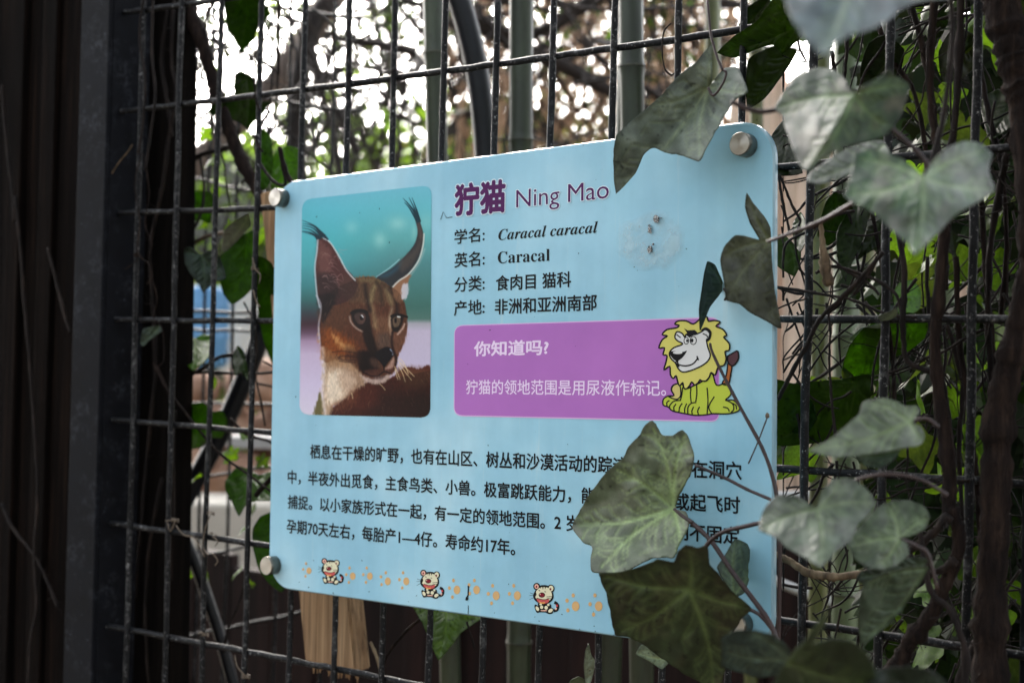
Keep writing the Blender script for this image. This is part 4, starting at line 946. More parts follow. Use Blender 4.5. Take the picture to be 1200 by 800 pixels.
# --- spray at the lower right corner of the sign
ivD = thing('ivy_spray', P(905, 740, .88), 'pale veined leaf above a dark brown leaf over the lower right of the sign', 'ivy')
px_leaf(ivD, [(764.6, 492), (772, 502), (776, 509), (788, 510), (800, 503), (808, 514), (814, 534), (811, 552), (803, 568), (797, 580), (792, 596), (804, 599), (808.5, 611), (804, 624), (796, 638), (790.5, 654), (779, 653), (766, 654), (750, 661), (736.5, 669), (721, 672), (694, 670), (692, 655), (694, 640), (682.5, 635), (670, 617), (680, 597), (694, 574), (714, 550), (730, 536), (736, 523), (750, 509), (754, 500)],
        (789, 596), [(672, 616), (764, 495), (803, 505), (700, 668), (797, 645), (720, 548)], SD(740, 590) - .058, (112, 120, 102), (150, 166, 132), g=(-.05, -.02), fold=-.03, blotch=(134, 136, 126), seed=8, veinw=2.0, vamt=.75)
px_leaf(ivD, [(702, 672), (727, 670), (759, 660), (772, 655), (790, 658), (795, 645), (804, 638), (817, 642), (829, 639), (832, 660), (844, 674), (858, 692), (881, 712), (871, 723), (860, 739), (853, 755), (851, 777), (846, 800), (838, 814), (822, 800), (804, 791), (784, 777), (766, 764), (750, 753), (736, 746), (721, 744), (716, 721), (710, 694)],
        (808, 690), [(704, 674), (879, 712), (838, 810), (808, 642), (724, 742)], SD(790, 720) - .10, (58, 68, 48), (92, 106, 74), g=(-.04, .07), fold=-.02, blotch=(70, 68, 54), seed=9, veinw=3.2, vamt=.55)
px_leaf(ivD, [(861, 631), (876, 637), (884, 658), (879, 674), (873, 694), (862, 699), (851, 685), (840, 665), (849, 651)], (860, 697), [(862, 632), (884, 660)], SD(862, 665) - .03, (84, 98, 88), (108, 124, 104), g=(.1, 0), seed=10)
px_leaf(ivD, [(846, 748), (862, 738), (885, 738), (908, 744), (926, 760), (921, 776), (912, 790), (890, 794), (865, 787), (846, 780)], (924, 772), [(848, 764), (880, 740)], .84, (62, 78, 78), (92, 106, 102), g=(0, .08), seed=11, veinw=2.6)
px_leaf(ivD, [(973, 711), (966, 735), (952, 753), (975, 747), (1000, 751), (1015, 763), (1026, 785), (1022, 818), (905, 818), (910, 792), (921, 773), (944, 749), (958, 728)], (924, 776), [(972, 714), (1020, 800)], .76, (44, 56, 36), (72, 84, 56), g=(.03, .1), seed=12, veinw=3, edgecol=(70, 84, 74))
px_leaf(ivD, [(998, 802), (1030, 784), (1065, 780), (1095, 786), (1112, 802), (1100, 832), (1010, 832)], (1050, 830), [(1110, 800), (1000, 802)], .78, (34, 44, 34), (52, 66, 48), seed=13)
px_leaf(ivD, [(745, 766), (752, 755), (772, 758), (786, 772), (776, 784), (762, 775), (752, 770)], (786, 772), [(746, 765)], SD(765, 770) - .02, (136, 148, 132), (160, 170, 150), seed=14)
for pts, r, o_ in (([(832, 402), (838, 420), (868, 478), (893, 524), (906, 560), (911, 590), (914, 640), (912, 770)], [1.6, 2.2, 2.6, 2.8], .02), ([(815, 545), (850, 560), (875, 573), (903, 585)], 2.0, .03),
                   ([(806, 608), (832, 632), (860, 672), (885, 705), (905, 735), (914, 770), (925, 820)], [2.6, 3.2, 4.0], .07), ([(826, 641), (836, 630), (850, 622), (870, 617), (892, 612)], 2.6, .08), ([(806, 668), (815, 655), (828, 640)], 2.0, .075),
                   ([(872, 712), (890, 720), (910, 745), (918, 765)], 2.2, .06), ([(790, 596), (802, 606), (812, 612)], 2.0, .08)):
    px_stem(ivD, pts, r, M_STEM, off=o_)
px_stem(ivD, [(877, 543), (888, 518), (899, 489)], .9, M_STEM, off=.012, name='twig')
v, f = lump(P(899, 487, SD(899, 487) - .012), (.0017, .0017, .0026), 3, 1.0, 2, .2); wpart('bud', v, f, M_DRY, ivD, True)
# --- lower right spray
ivE = thing('ivy_spray', P(1060, 640, .9), 'pale heart-shaped and rounded ivy leaves right of the sign\'s lower edge', 'ivy')
px_leaf(ivE, [(888, 620), (897, 593), (910, 581), (933, 581), (957, 594), (963, 576), (977, 561), (997, 560), (1013, 570), (1027, 588), (1020, 600), (1007, 613), (997, 633), (980, 646), (962, 665), (947, 656), (923, 643), (910, 630)],
        (958, 596), [(962, 663), (889, 620), (1025, 588), (985, 562)], .82, (94, 103, 92), (126, 136, 116), g=(.0, -.07), fold=.03, blotch=(112, 114, 110), seed=15, veinw=2.2, vamt=.35)
px_leaf(ivE, [(1090, 606), (1083, 593), (1067, 586), (1047, 586), (1030, 593), (1017, 606), (1000, 626), (993, 636), (1000, 653), (1017, 665), (1033, 667), (1050, 663), (1065, 650), (1063, 636), (1053, 630), (1067, 628), (1083, 620)],
        (1054, 630), [(1088, 606), (996, 640), (1030, 665), (1040, 588)], .86, (80, 92, 72), (110, 122, 98), g=(.02, -.05), fold=.02, blotch=(92, 100, 86), seed=16, veinw=2)
px_leaf(ivE, [(1013, 683), (1030, 672), (1050, 666), (1067, 662), (1088, 664), (1077, 686), (1060, 710), (1040, 733), (1019, 750), (1011, 756), (1005, 733), (1007, 710)], (1086, 666), [(1011, 754), (1014, 684)], .9, (68, 82, 70), (86, 100, 84), g=(.03, .05), seed=17)
px_leaf(ivE, [(946, 528), (972, 515), (990, 500), (1007, 485), (1012, 470), (1030, 466), (1050, 469), (1060, 476), (1075, 475), (1079, 482), (1070, 494), (1080, 500), (1084, 512), (1077, 522), (1055, 526), (1025, 531), (1000, 535), (975, 536), (955, 531)],
        (1066, 494), [(948, 527), (1020, 470), (1076, 477), (1080, 516)], .86, (84, 95, 74), (108, 120, 94), g=(.04, -.08), fold=.02, blotch=(96, 104, 88), seed=18, veinw=2.2)
px_leaf(ivE, [(1003, 535), (1025, 530), (1055, 526), (1047, 540), (1030, 549), (1014, 546)], (1055, 527), [(1005, 536)], .9, (58, 74, 60), (74, 90, 70), seed=19)
px_leaf(ivE, [(1030, 665), (1010, 668), (1003, 678), (1015, 686), (1045, 684), (1075, 672), (1088, 655), (1070, 652)], (1085, 660), [(1005, 676)], .93, (56, 66, 56), (70, 82, 66), seed=20)
px_stem(ivE, [(958, 596), (985, 570), (1030, 556), (1075, 560), (1110, 580)], 2.2, M_STEM, depth=.88)
px_stem(ivE, [(1054, 630), (1075, 640), (1088, 650), (1098, 690)], 2.2, M_STEM, depth=.9)
px_stem(ivE, [(1067, 494), (1085, 490), (1100, 500)], 2.0, M_STEM, depth=.9)
# --- woody vine that carries the ivy
vine = thing('woody_vine', F(1165, 900, -.02) * [1, 1, 0], 'thick brown vine trunk climbing in front of the right end of the fence', 'vine')
px_stem(vine, [(1158, 1200), (1156, 900), (1160, 800), (1161, 700), (1166, 600), (1170, 500), (1180, 440), (1196, 380), (1212, 300)], [26, 21, 18, 18, 17, 16], M_BARK, plane=-.02, n=14, rough=.10, name='trunk', k=9)
px_stem(vine, [(1160, -60), (1172, 0), (1184, 50), (1194, 95), (1204, 150), (1212, 300)], [22, 20, 18, 16], M_BARK, plane=-.03, n=14, rough=.14, name='trunk', k=9)
vine2 = thing('woody_vine', F(1100, 700, -.03), 'forked brown vine bending past the lower right leaves', 'vine')
px_stem(vine2, [(1030, 806), (1052, 780), (1066, 752), (1084, 730), (1100, 702), (1114, 668), (1124, 640), (1121, 612), (1112, 592), (1113, 560), (1106, 500), (1099, 450), (1096, 400), (1100, 350), (1106, 280), (1110, 220)], [11, 9, 8, 8, 7, 6.5], M_BARK, plane=-.03, n=10, name='stem', rough=.12)
px_stem(vine2, [(1112, 604), (1098, 620), (1080, 635), (1066, 645)], [7, 5, 4.5], M_BARKD, plane=-.04, n=9, rough=.12)
px_stem(vine2, [(1120, 655), (1106, 666), (1092, 672), (1070, 690)], [5, 4, 3], M_BARKD, plane=-.035, n=9, rough=.12)
px_stem(vine2, [(908, 649), (925, 657), (945, 670), (965, 674), (985, 675), (1018, 671)], [3, 4, 5, 5, 4.5], M_BARKL, plane=-.012, n=9, rough=.16, wob=.5)
px_stem(vine2, [(1018, 671), (1045, 668), (1070, 650)], [4.5, 4], M_BARKD, plane=-.02, n=9, rough=.12)
px_stem(vine2, [(1078, 620), (1090, 690), (1112, 712), (1124, 740), (1132, 770), (1128, 830)], [3.2, 3.6, 4, 5], M_BARKD, plane=-.06, n=8)
px_stem(vine2, [(1118, 820), (1132, 780), (1150, 740), (1156, 700)], [7, 6, 5], M_BARKD, plane=-.01, n=8)
# vertical vines through the fence on the right
vlist = [([(1098, -20), (1090, 60), (1092, 130), (1101, 190), (1104, 260), (1107, 340)], 8, -.01), ([(1126, -20), (1124, 60), (1120, 130), (1112, 190), (1108, 260), (1100, 330)], 7.5, -.02), ([(1060, -20), (1080, 50), (1092, 110), (1098, 170), (1110, 230)], 6, .02),
         ([(1050, 260), (1060, 320), (1058, 380), (1062, 420), (1080, 432), (1100, 436)], 6, -.02), ([(1120, 300), (1124, 400), (1136, 480), (1144, 560), (1150, 660), (1148, 780)], 6, .01), ([(1180, 180), (1168, 240), (1160, 300), (1158, 380), (1164, 460)], 7, .03),
         ([(1140, 160), (1150, 240), (1156, 330), (1165, 420), (1170, 500)], 6, .05), ([(1086, 300), (1090, 380), (1110, 470), (1118, 560)], 4, .03), ([(1010, 200), (1030, 290), (1042, 380), (1048, 470)], 4, .05), ([(1110, 380), (1128, 450), (1124, 520), (1130, 640)], 5, .04), ([(1190, 120), (1176, 200), (1180, 290), (1172, 380)], 5, .06),
         ([(1150, 0), (1146, 60), (1160, 140), (1176, 200)], 6, .05), ([(1018, -10), (1040, 60), (1072, 110), (1086, 190), (1092, 260)], 5, .05), ([(955, 170), (985, 105), (992, 60), (996, -10)], 4, .03), ([(966, 170), (978, 110), (975, 60)], 4, .05)]
for k, (pts, r, pl) in enumerate(vlist):
    vt = thing('vine_stem', F(*pts[-1], pl), ['brown', 'dark', 'thin twisting', 'rough-barked', 'slender'][k % 5] + ' upright vine stem ' + ['in front of the wires above the heart-shaped leaf', 'crossing the wires near the top right', 'slanting down from the top edge right of the big leaves', 'curling past the pale round leaf gap', 'beside the thick trunk in the lower right', 'beside the rightmost fence wire near mid height', 'just left of the trunk in the upper right', 'behind the right wires above the forked vine', 'behind the fence below the heart-shaped leaf', 'between the forked vine and the trunk', 'against the right edge of the picture', 'below the gnarled trunk at the top right', 'rising behind the blue-grey leaf at the top', 'between the two upper leaves beside the sign', 'short and dark above the grey leaf beside the sign'][k], 'vine', 'vine stems climbing the right end of the fence')
    px_stem(vt, pts, [r * .62, r * .55, r * .6], M_BARKD if k % 2 else M_BARK, plane=pl, n=8, rough=.12, wob=.8)
# tangle of thin twigs at right
mb = MB(); rt = random.Random(21)
for k in range(330):
    x = rt.uniform(915, 1215) if k > 25 else rt.uniform(915, 1010); y = rt.uniform(-30, 800); pl = rt.uniform(-.01, .28); a_ = rt.choice([rt.uniform(60, 120), rt.uniform(-30, 60), rt.uniform(120, 170)])
    if k <= 25: y = rt.uniform(200, 560); pl = rt.uniform(.0, .06)
    pts = [(x, y)]; L_ = rt.uniform(60, 260) if x > 1000 else rt.uniform(30, 110)
    for j in range(5):
        a_ += rt.uniform(-22, 22); x += math.cos(math.radians(a_)) * L_ / 5; y += math.sin(math.radians(a_)) * L_ / 5; pts.append((max(x, 914 + 4), y))
    q = cr(pts, 4); dd = [FD(x_, y_, pl) for x_, y_ in q]; W_ = np.array([P(q[i, 0], q[i, 1], dd[i]) for i in range(len(q))])
    r0 = rt.choice([.8, 1.0, 1.3, 1.6, 2.2]); mb.add(tube(W_, np.linspace(r0, r0 * .6, len(q)) * np.mean(dd) / FPX, 6, .1))
tag(mb.part('twig_tangle', M_BARKD), 'tangle of thin dark ivy twigs woven through the right end of the fence', 'twigs', kind='stuff')
tw = thing('ivy_twig', F(985, 335, -.02), 'dark ivy twigs crossing at a pale knot beside the sign\'s right edge', 'twig')
for pts, r in (([(912, 468), (926, 440), (945, 405), (960, 375), (985, 350), (1010, 325), (1035, 295)], 4.4), ([(908, 336), (935, 340), (965, 345), (1000, 352), (1040, 368), (1075, 372)], 2.8), ([(956, 320), (975, 312), (1000, 318), (1030, 330), (1050, 345), (1056, 365)], 3.2), ([(972, 300), (990, 316), (1015, 330), (1030, 345)], 2.6), ([(912, 361), (930, 354), (945, 350)], 1.8),
               ([(912, 205), (918, 240), (926, 275)], 2.6), ([(914, 205), (926, 235), (938, 258)], 2.6), ([(968, 355), (973, 385), (972, 420), (975, 470), (980, 520)], 2.6), ([(1000, 345), (1015, 325), (1028, 300)], 3)):
    px_stem(tw, pts, r * .62, M_BARKD, plane=-.02, n=7, rough=.12, wob=.4)
px_stem(tw, [(962, 260), (964, 285), (967, 310), (972, 335)], [2, 3, 6, 6], M_BARKL, plane=-.022, n=8, rough=.25, wob=.6, name='knot')

# --- ivy behind the fence: traced leaves
DK, MD, BRT = (34, 56, 16), (48, 80, 18), (66, 104, 26)
ivF = thing('ivy_vine', F(300, 600, .1) * [1, 1, 0], 'bright green ivy climbing behind the fence left of the sign', 'ivy')
mids = [([(263, -8), (265, 30), (273, 43), (283, 62), (297, 47), (303, 30), (317, 18), (310, 3), (290, -12)], (288, -8), [(283, 60), (316, 17), (264, 25)], DK, .14),
        ([(274, 88), (285, 84), (300, 94), (303, 118), (317, 119), (310, 131), (300, 141), (290, 152), (280, 143), (262, 139), (243, 132), (252, 121), (274, 117)], (290, 92), [(290, 150), (244, 132), (316, 119)], DK, .12),
        ([(308, 150), (318, 164), (320, 190), (316, 216), (306, 224), (298, 205), (300, 175)], (310, 152), [(306, 222)], MD, .10),
        ([(319, 186), (325, 175), (338, 171), (350, 175), (351, 205), (343, 224), (326, 230), (316, 216)], (330, 172), [(328, 228), (350, 200)], BRT, .13),
        ([(212, 235), (218, 225), (235, 223), (248, 226), (252, 238), (248, 250), (246, 262), (234, 258), (216, 263)], (230, 224), [(246, 260), (214, 262)], MD, .16),
        ([(257, 302), (270, 290), (285, 275), (299, 270), (301, 300), (297, 335), (286, 348), (272, 357), (262, 345), (257, 325)], (290, 272), [(272, 355), (258, 305), (300, 330)], MD, .10),
        ([(211, 387), (220, 384), (228, 396), (238, 391), (250, 394), (249, 414), (240, 424), (226, 435), (217, 424), (211, 412)], (228, 396), [(226, 433), (249, 398), (212, 390)], BRT, .12),
        ([(275, 440), (272, 420), (278, 404), (286, 412), (290, 430), (291, 447), (283, 436)], (278, 405), [(290, 446)], DK, .05),
        ([(211, 486), (219, 475), (237, 471), (250, 482), (260, 481), (267, 493), (261, 513), (246, 513), (238, 523), (224, 526), (217, 513)], (240, 474), [(224, 524), (264, 500), (213, 486)], MD, .12),
        ([(264, 563), (278, 546), (290, 549), (304, 556), (318, 552), (326, 566), (318, 586), (300, 587), (288, 592), (280, 605), (271, 587), (264, 575)], (290, 549), [(280, 603), (320, 585), (265, 562)], MD, .08),
        ([(296, 619), (305, 605), (319, 599), (340, 604), (346, 640), (338, 680), (330, 694), (314, 682), (303, 666), (296, 641)], (322, 600), [(331, 692), (297, 620)], MD, .08),
        ([(481, 706), (497, 704), (530, 712), (566, 722), (552, 733), (541, 741), (530, 755), (514, 773), (505, 755), (495, 730)], (524, 708), [(514, 771), (564, 723), (484, 708)], (74, 98, 46), .05),
        ([(303, 300), (318, 308), (330, 340), (330, 428), (319, 426), (309, 400), (303, 370), (300, 330)], (308, 302), [(322, 424)], MD, .06),
        ([(686, 800), (684, 780), (686, 762), (690, 753), (693, 767), (698, 775), (695, 790), (690, 806)], (688, 805), [(690, 755)], (120, 126, 104), .02),
        ([(662, 812), (668, 797), (678, 792), (688, 798), (686, 812)], (675, 812), [(676, 793)], (96, 108, 84), .03)]
for k, (ol, ba, tp, cl, pl) in enumerate(mids):
    px_leaf(ivF, ol, ba, tp, FD(ba[0], ba[1], pl), cl, tuple(min(255, int(c_ * 1.25 + 6)) for c_ in cl), g=(rng.uniform(-.1, .1), rng.uniform(-.12, .12)), mat=M_LEAFB if k < 13 else M_LEAF, seed=40 + k, veinw=1.2, vamt=.5)
px_leaf(ivF, [(216, 292), (224, 289), (235, 299), (246, 293), (258, 301), (265, 326), (251, 331), (238, 343), (233, 333), (224, 322), (217, 310)], (236, 299), [(238, 341), (263, 325), (217, 293)], FD(236, 310, .05), (42, 58, 52), (58, 74, 64), seed=60)
px_leaf(ivF, [(260, 292), (262, 270), (276, 258), (291, 250), (294, 264), (284, 276), (276, 292), (266, 296)], (292, 252), [(262, 290)], FD(276, 275, .12), (120, 140, 124), (150, 165, 150), seed=61, g=(0, .5))  # leaf with its glare put into the pale colour
px_leaf(ivF, [(164, 402), (168, 385), (186, 381), (190, 388), (176, 398), (168, 406)], (186, 382), [(165, 404)], FD(176, 392, -.01), (60, 72, 66), (80, 92, 84), seed=62)
px_stem(ivF, [(214, -20), (222, 10), (240, 58), (254, 110), (264, 138), (280, 182), (297, 216), (312, 250)], [7, 7.5, 7, 7.5, 6.5, 5], M_BARK, plane=.09, n=10, rough=.14)
px_stem(ivF, [(180, 425), (192, 450), (215, 480), (240, 512), (262, 535), (290, 555), (330, 585)], [1.2, 1.4, 1.6, 1.4], M_BARK, plane=.012, n=7, rough=.12)
px_stem(ivF, [(184, 428), (200, 468), (204, 500), (200, 600), (202, 680)], [1.2, 1.2, 1.0], M_BARK, plane=.03, n=6)
for _k in range(14):
    _x = rng.uniform(206, 322); _y = rng.uniform(-20, 640); _a = rng.uniform(60, 120) * (1 if _k % 3 else .3); _p = [(_x, _y)]
    for _j in range(5): _a += rng.uniform(-25, 25); _x = min(max(_x + math.cos(math.radians(_a)) * 26, 204), 326); _y += math.sin(math.radians(_a)) * 30; _p.append((_x, _y))
    px_stem(ivF, _p, rng.uniform(.9, 2.0), M_BARKD if _k % 2 else M_BARK, plane=rng.uniform(.03, .2), n=6)
px_stem(ivF, [(206, 455), (222, 440), (240, 430), (258, 418), (276, 416)], 2.2, M_BARKD, plane=.1); px_stem(ivF, [(225, 437), (250, 436), (290, 438), (330, 435)], 1.8, M_BARKD, plane=.11)
px_stem(ivF, [(206, 205), (222, 190), (240, 180), (256, 176), (280, 170)], 3, M_BARKD, plane=.12); px_stem(ivF, [(212, 300), (226, 286), (245, 276), (270, 272)], 2.6, M_DRY, plane=.12)
px_stem(ivF, [(316, 130), (304, 150), (300, 180), (318, 210), (334, 216), (330, 190), (327, 172)], 1.8, M_BARKD, plane=.03)
px_stem(ivF, [(328, 174), (334, 200), (342, 214)], 3.0, M_BARK, plane=.02); px_stem(ivF, [(300, 580), (318, 560), (326, 556), (335, 560)], 3, M_BARK, plane=.03)
px_stem(ivF, [(445, 800), (452, 770), (475, 740), (502, 718), (520, 708)], [2.0, 1.8, 1.4], M_BARK, plane=.04); px_stem(ivF, [(434, 752), (440, 765), (446, 785)], 2, M_BARKL, plane=.03)
px_stem(ivF, [(547, 728), (552, 745), (556, 760)], 1.2, M_BARK, plane=.05)
ivG = thing('ivy_vine', F(1000, 600, .08) * [1, 1, 0], 'dark green ivy mass climbing behind the fence right of the sign', 'ivy')
rls = [([(840, 62), (862, 41), (885, 26), (904, 0), (922, -10), (940, 10), (941, 41), (930, 52), (917, 64), (907, 53), (892, 56), (862, 68)], (936, 30), [(842, 62), (916, 62), (906, 0)], (44, 66, 18), -.015),
       ([(877, 69), (907, 54), (934, 58), (926, 75), (911, 97), (896, 116), (877, 128), (874, 109)], (930, 60), [(878, 125)], (36, 52, 18), .02),
       ([(903, 161), (919, 140), (928, 165), (941, 203), (912, 206), (905, 185)], (920, 142), [(914, 204), (940, 202)], (30, 44, 14), .03),
       ([(864, 34), (875, 10), (895, -4), (906, 4), (890, 22), (876, 36)], (900, 0), [(866, 34)], (30, 46, 16), .05),
       ([(910, 276), (920, 276), (930, 285), (939, 295), (936, 315), (931, 324), (920, 318), (910, 310)], (922, 277), [(931, 322)], (48, 76, 20), .03),
       ([(929, 262), (938, 248), (945, 260), (945, 282), (938, 296), (930, 284)], (938, 250), [(934, 292)], (38, 62, 18), .05),
       ([(968, 236), (978, 225), (992, 230), (1000, 246), (990, 262), (982, 280), (970, 288), (958, 276), (962, 255)], (980, 228), [(970, 286)], (36, 58, 16), .06),
       ([(985, 262), (1000, 240), (1018, 250), (1012, 280), (1000, 305), (990, 328), (984, 315), (981, 300), (980, 275)], (1004, 242), [(989, 325)], (32, 50, 14), .03),
       ([(1008, 296), (1016, 270), (1034, 254), (1038, 275), (1030, 288), (1012, 300), (1004, 306)], (1034, 256), [(1006, 304)], (28, 44, 14), .06),
       ([(1046, 345), (1053, 332), (1070, 328), (1080, 342), (1078, 362), (1062, 372), (1050, 366)], (1052, 350), [(1078, 345), (1062, 370)], (70, 108, 22), .06),
       ([(986, 436), (990, 420), (996, 404), (1008, 388), (1022, 378), (1046, 370), (1066, 366), (1088, 374), (1084, 396), (1064, 412), (1045, 420), (1022, 438), (1000, 446), (990, 450)], (1060, 372), [(988, 446), (1080, 395), (1020, 380)], (58, 92, 20), .08),
       ([(905, 446), (930, 449), (960, 446), (985, 444), (1020, 438), (1024, 460), (1008, 480), (1011, 500), (980, 516), (950, 520), (905, 520)], (1005, 446), [(912, 516), (908, 450), (985, 515)], (40, 62, 16), .05),
       ([(915, 470), (930, 462), (952, 470), (958, 490), (946, 508), (926, 506), (914, 492)], (952, 472), [(918, 500)], (34, 56, 14), .03),
       ([(1008, 80), (1018, 50), (1038, 40), (1060, 58), (1055, 85), (1035, 100), (1012, 112)], (1050, 50), [(1008, 108)], (26, 40, 16), .06),
       ([(1100, 60), (1118, 30), (1140, 40), (1150, 70), (1128, 92), (1104, 96)], (1136, 44), [(1102, 92)], (26, 38, 14), .1),
       ([(1148, 120), (1170, 104), (1192, 120), (1184, 150), (1160, 164)], (1186, 116), [(1158, 162)], (30, 46, 14), .08)]
for k, (ol, ba, tp, cl, pl) in enumerate(rls):
    px_leaf(ivG, ol, ba, tp, FD(ba[0], ba[1], pl), cl, tuple(min(255, int(c_ * 1.25 + 5)) for c_ in cl), g=(rng.uniform(-.1, .1), rng.uniform(-.12, .12)), mat=M_LEAFB, seed=70 + k, veinw=1.4, vamt=.4)
px_leaf(ivG, [(995, 398), (1010, 384), (1030, 379), (1050, 372), (1052, 360), (1040, 366), (1028, 372), (1048, 392), (1034, 404), (1014, 400)], (1050, 366), [(996, 398)], FD(1020, 388, .05), (150, 168, 168), (170, 186, 184), seed=99, g=(0, .5))
# generic ivy leaf, three shapes, for the mass behind
def ivy_mesh(seed, col):
    r = random.Random(seed); ol = []
    for a_, q in ((90, 1.0), (70, .72), (52, .56), (32, .82), (12, .78), (-8, .50), (-32, .52), (-58, .62), (-78, .34), (-90, .12), (-102, .34), (-122, .62), (-148, .52), (188, .50), (168, .78), (148, .82), (128, .56), (110, .72)):
        rr = q * r.uniform(.88, 1.12); ol.append((rr * math.cos(math.radians(a_)) * 50, rr * math.sin(math.radians(a_)) * 50 + 8))
    P2, T, vein, edge, size = leaf_verts(ol, (0, 4), [(0, 56), (36, 30), (-36, 30), (28, -18), (-28, -18)], 4.2, 1.6)
    z = .10 * np.abs(P2[:, 0]) + (smooth_noise(P2 + 200, 22, 22, seed) - .5) * 9 - .002 * (P2[:, 1] ** 2)
    cl = np.tile(np.array(col, float), (len(P2), 1)); cl += (np.array(col) * 1.4 + 8 - cl) * (vein * .5)[:, None]
    V = np.stack([P2[:, 0], z, P2[:, 1]], 1) / 50.0
    return mesh('leaf', V, T, M_LEAFB, True, None, lin(cl))
LM = [ivy_mesh(s_, c_) for s_, c_ in ((1, (34, 54, 16)), (2, (44, 70, 20)), (3, (56, 88, 24)), (4, (30, 44, 20)))]
def scatter_leaf(parent, p, s_, r, me, face=.6):
    o = part('leaf', me, parent); o.location = Vector([float(c_) for c_ in (np.asarray(p) - wloc(parent))])
    o.rotation_euler = (r.uniform(-.9, .9), r.uniform(2.2, 4.0), -YAW * -1 + r.uniform(-1.0, 1.0)); o.scale = (s_, s_, s_); return o
rl = random.Random(77)
for k in range(150):
    x = rl.triangular(1000, 1225, 1150); y = rl.uniform(-40, 840); pl = rl.uniform(.06, .40)
    if rl.random() < .2: x = rl.uniform(925, 1000); y = rl.choice([rl.uniform(-20, 40), rl.uniform(445, 530)])
    scatter_leaf(ivG, F(x, y, pl), rl.uniform(.018, .034), rl, LM[rl.choice([0, 0, 1, 3, 3, 2])])
for k in range(34):
    x = rl.uniform(206, 322); y = rl.choice([rl.uniform(250, 330), rl.uniform(560, 720), rl.uniform(150, 240), rl.uniform(440, 560)]); scatter_leaf(ivF, F(x, y, rl.uniform(.15, .3)), rl.uniform(.012, .02), rl, LM[rl.choice([0, 1, 2])])

def leaf_mass(name, pts, mat, r, smin, smax, cols):
    v = []; f = []; cl = []
    sh_ = [(0, 1), (.35, .45), (.8, .5), (.62, .05), (.55, -.4), (.12, -.55), (0, -.42), (-.12, -.55), (-.55, -.4), (-.62, .05), (-.8, .5), (-.35, .45)]
    for p in pts:
        s_ = r.uniform(smin, smax); n_ = np.array([r.uniform(-.8, .8), -r.uniform(.2, 1), r.uniform(-.3, 1)]); n_ /= np.linalg.norm(n_)
        a_ = np.cross(n_, [0, 0, 1.0]) + r.uniform(-.3, .3, 3); a_ -= n_ * (a_ @ n_); a_ /= np.linalg.norm(a_); b_ = np.cross(n_, a_); b_ = b_ * (-1 if b_[2] > 0 else 1); o = len(v)
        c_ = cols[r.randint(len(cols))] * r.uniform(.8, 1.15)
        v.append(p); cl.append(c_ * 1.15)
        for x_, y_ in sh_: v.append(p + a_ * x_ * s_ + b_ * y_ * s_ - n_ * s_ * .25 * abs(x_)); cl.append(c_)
        f += [(o, o + 1 + k, o + 1 + (k + 1) % 12) for k in range(12)]
    return wpart(name, v, f, mat, None, False, None, lin(np.clip(np.array(cl), 2, 250)))
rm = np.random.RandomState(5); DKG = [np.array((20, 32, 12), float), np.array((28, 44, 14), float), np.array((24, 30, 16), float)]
pts = [np.array([rm.uniform(.95, 2.3), rm.uniform(-1.3, .45), rm.uniform(2.12, 2.45)]) for _ in range(1500)]  # unseen leaf mass added overhead to hold sky light off the right side
tag(leaf_mass('ivy_shade_canopy', pts, M_LEAFB, rm, .03, .05, DKG), 'added unseen ivy leaf mass above the picture that shades the right side', 'ivy', kind='stuff')
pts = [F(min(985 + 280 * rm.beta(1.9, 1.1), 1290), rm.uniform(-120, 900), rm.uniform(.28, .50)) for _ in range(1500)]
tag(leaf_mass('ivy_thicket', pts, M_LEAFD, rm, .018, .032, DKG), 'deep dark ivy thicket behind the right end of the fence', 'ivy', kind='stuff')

# ------------------------------------------------------------------ dry tendrils wound on the left wires
def coil(px, py, n, r, pl=0.0, h=4):
    c = F(px, py, pl); pts = []
    for i in range(int(n * 10)):
        a_ = i / 10 * 2 * math.pi; pts.append(c + np.array([math.cos(a_) * r, math.sin(a_) * r, (i / (n * 10) - .5) * h * .0011 + rng.uniform(-.0002, .0002)]))
    return pts
def tend(lbl, coils, paths, mat=M_DRY, r=.0008):
    t_ = thing('dry_tendril', F(*coils[0][:2]) if coils else F(*paths[0][0]), lbl, 'tendril', 'dry tendrils wound round the fence wires')
    mb = MB()
    for c_ in coils: mb.add(tube(coil(c_[0], c_[1], c_[2], .0042), r * .8, 5))
    for p in paths:
        q = cr(p, 5); W_ = [F(x, y, -.006 + rng.uniform(-.0008, .0008)) for x, y in q]; mb.add(tube(W_, r, 5, .15))
    mb.part('tendril', mat, t_)
tend('dry tendril knotted round the first wire with long curling ends', [(161, 299, 4), (162, 370, 1)], [[(166, 180), (158, 215), (164, 260), (161, 295), (175, 310), (178, 325), (172, 333)], [(161, 304), (152, 312), (146, 315)], [(168, 180), (175, 225), (170, 262), (178, 285), (174, 300)], [(178, 325), (184, 350), (180, 372), (190, 385), (192, 420), (187, 428)]], M_BARK, r=.0007)
tend('vine strand running down the first fence wire from the top', [], [[(172, -10), (166, 12), (164, 50), (170, 90), (168, 140), (162, 180)], [(180, -10), (178, 60), (182, 110), (176, 160), (170, 200)]], M_BARKD, .0015)
tend('pale curled tendril at the lower crossing of the second wire', [(205, 609, 2)], [[(196, 612), (200, 622), (206, 608)], [(206, 615), (215, 626), (228, 630), (236, 645), (240, 652)], [(204, 609), (194, 610)]], r=.0008)
tend('thin tendril looping off the third wire above the bottom left', [(247, 601, 2), (249, 625, 1)], [[(246, 604), (240, 622), (238, 640), (244, 650)], [(249, 628), (255, 634), (252, 640)], [(249, 648), (255, 656), (252, 662)]], r=.0007)
tend('small straw coloured ring on the third wire near the bottom', [(240, 743, 2)], [[(240, 744), (236, 740), (233, 742)]], r=.0007)
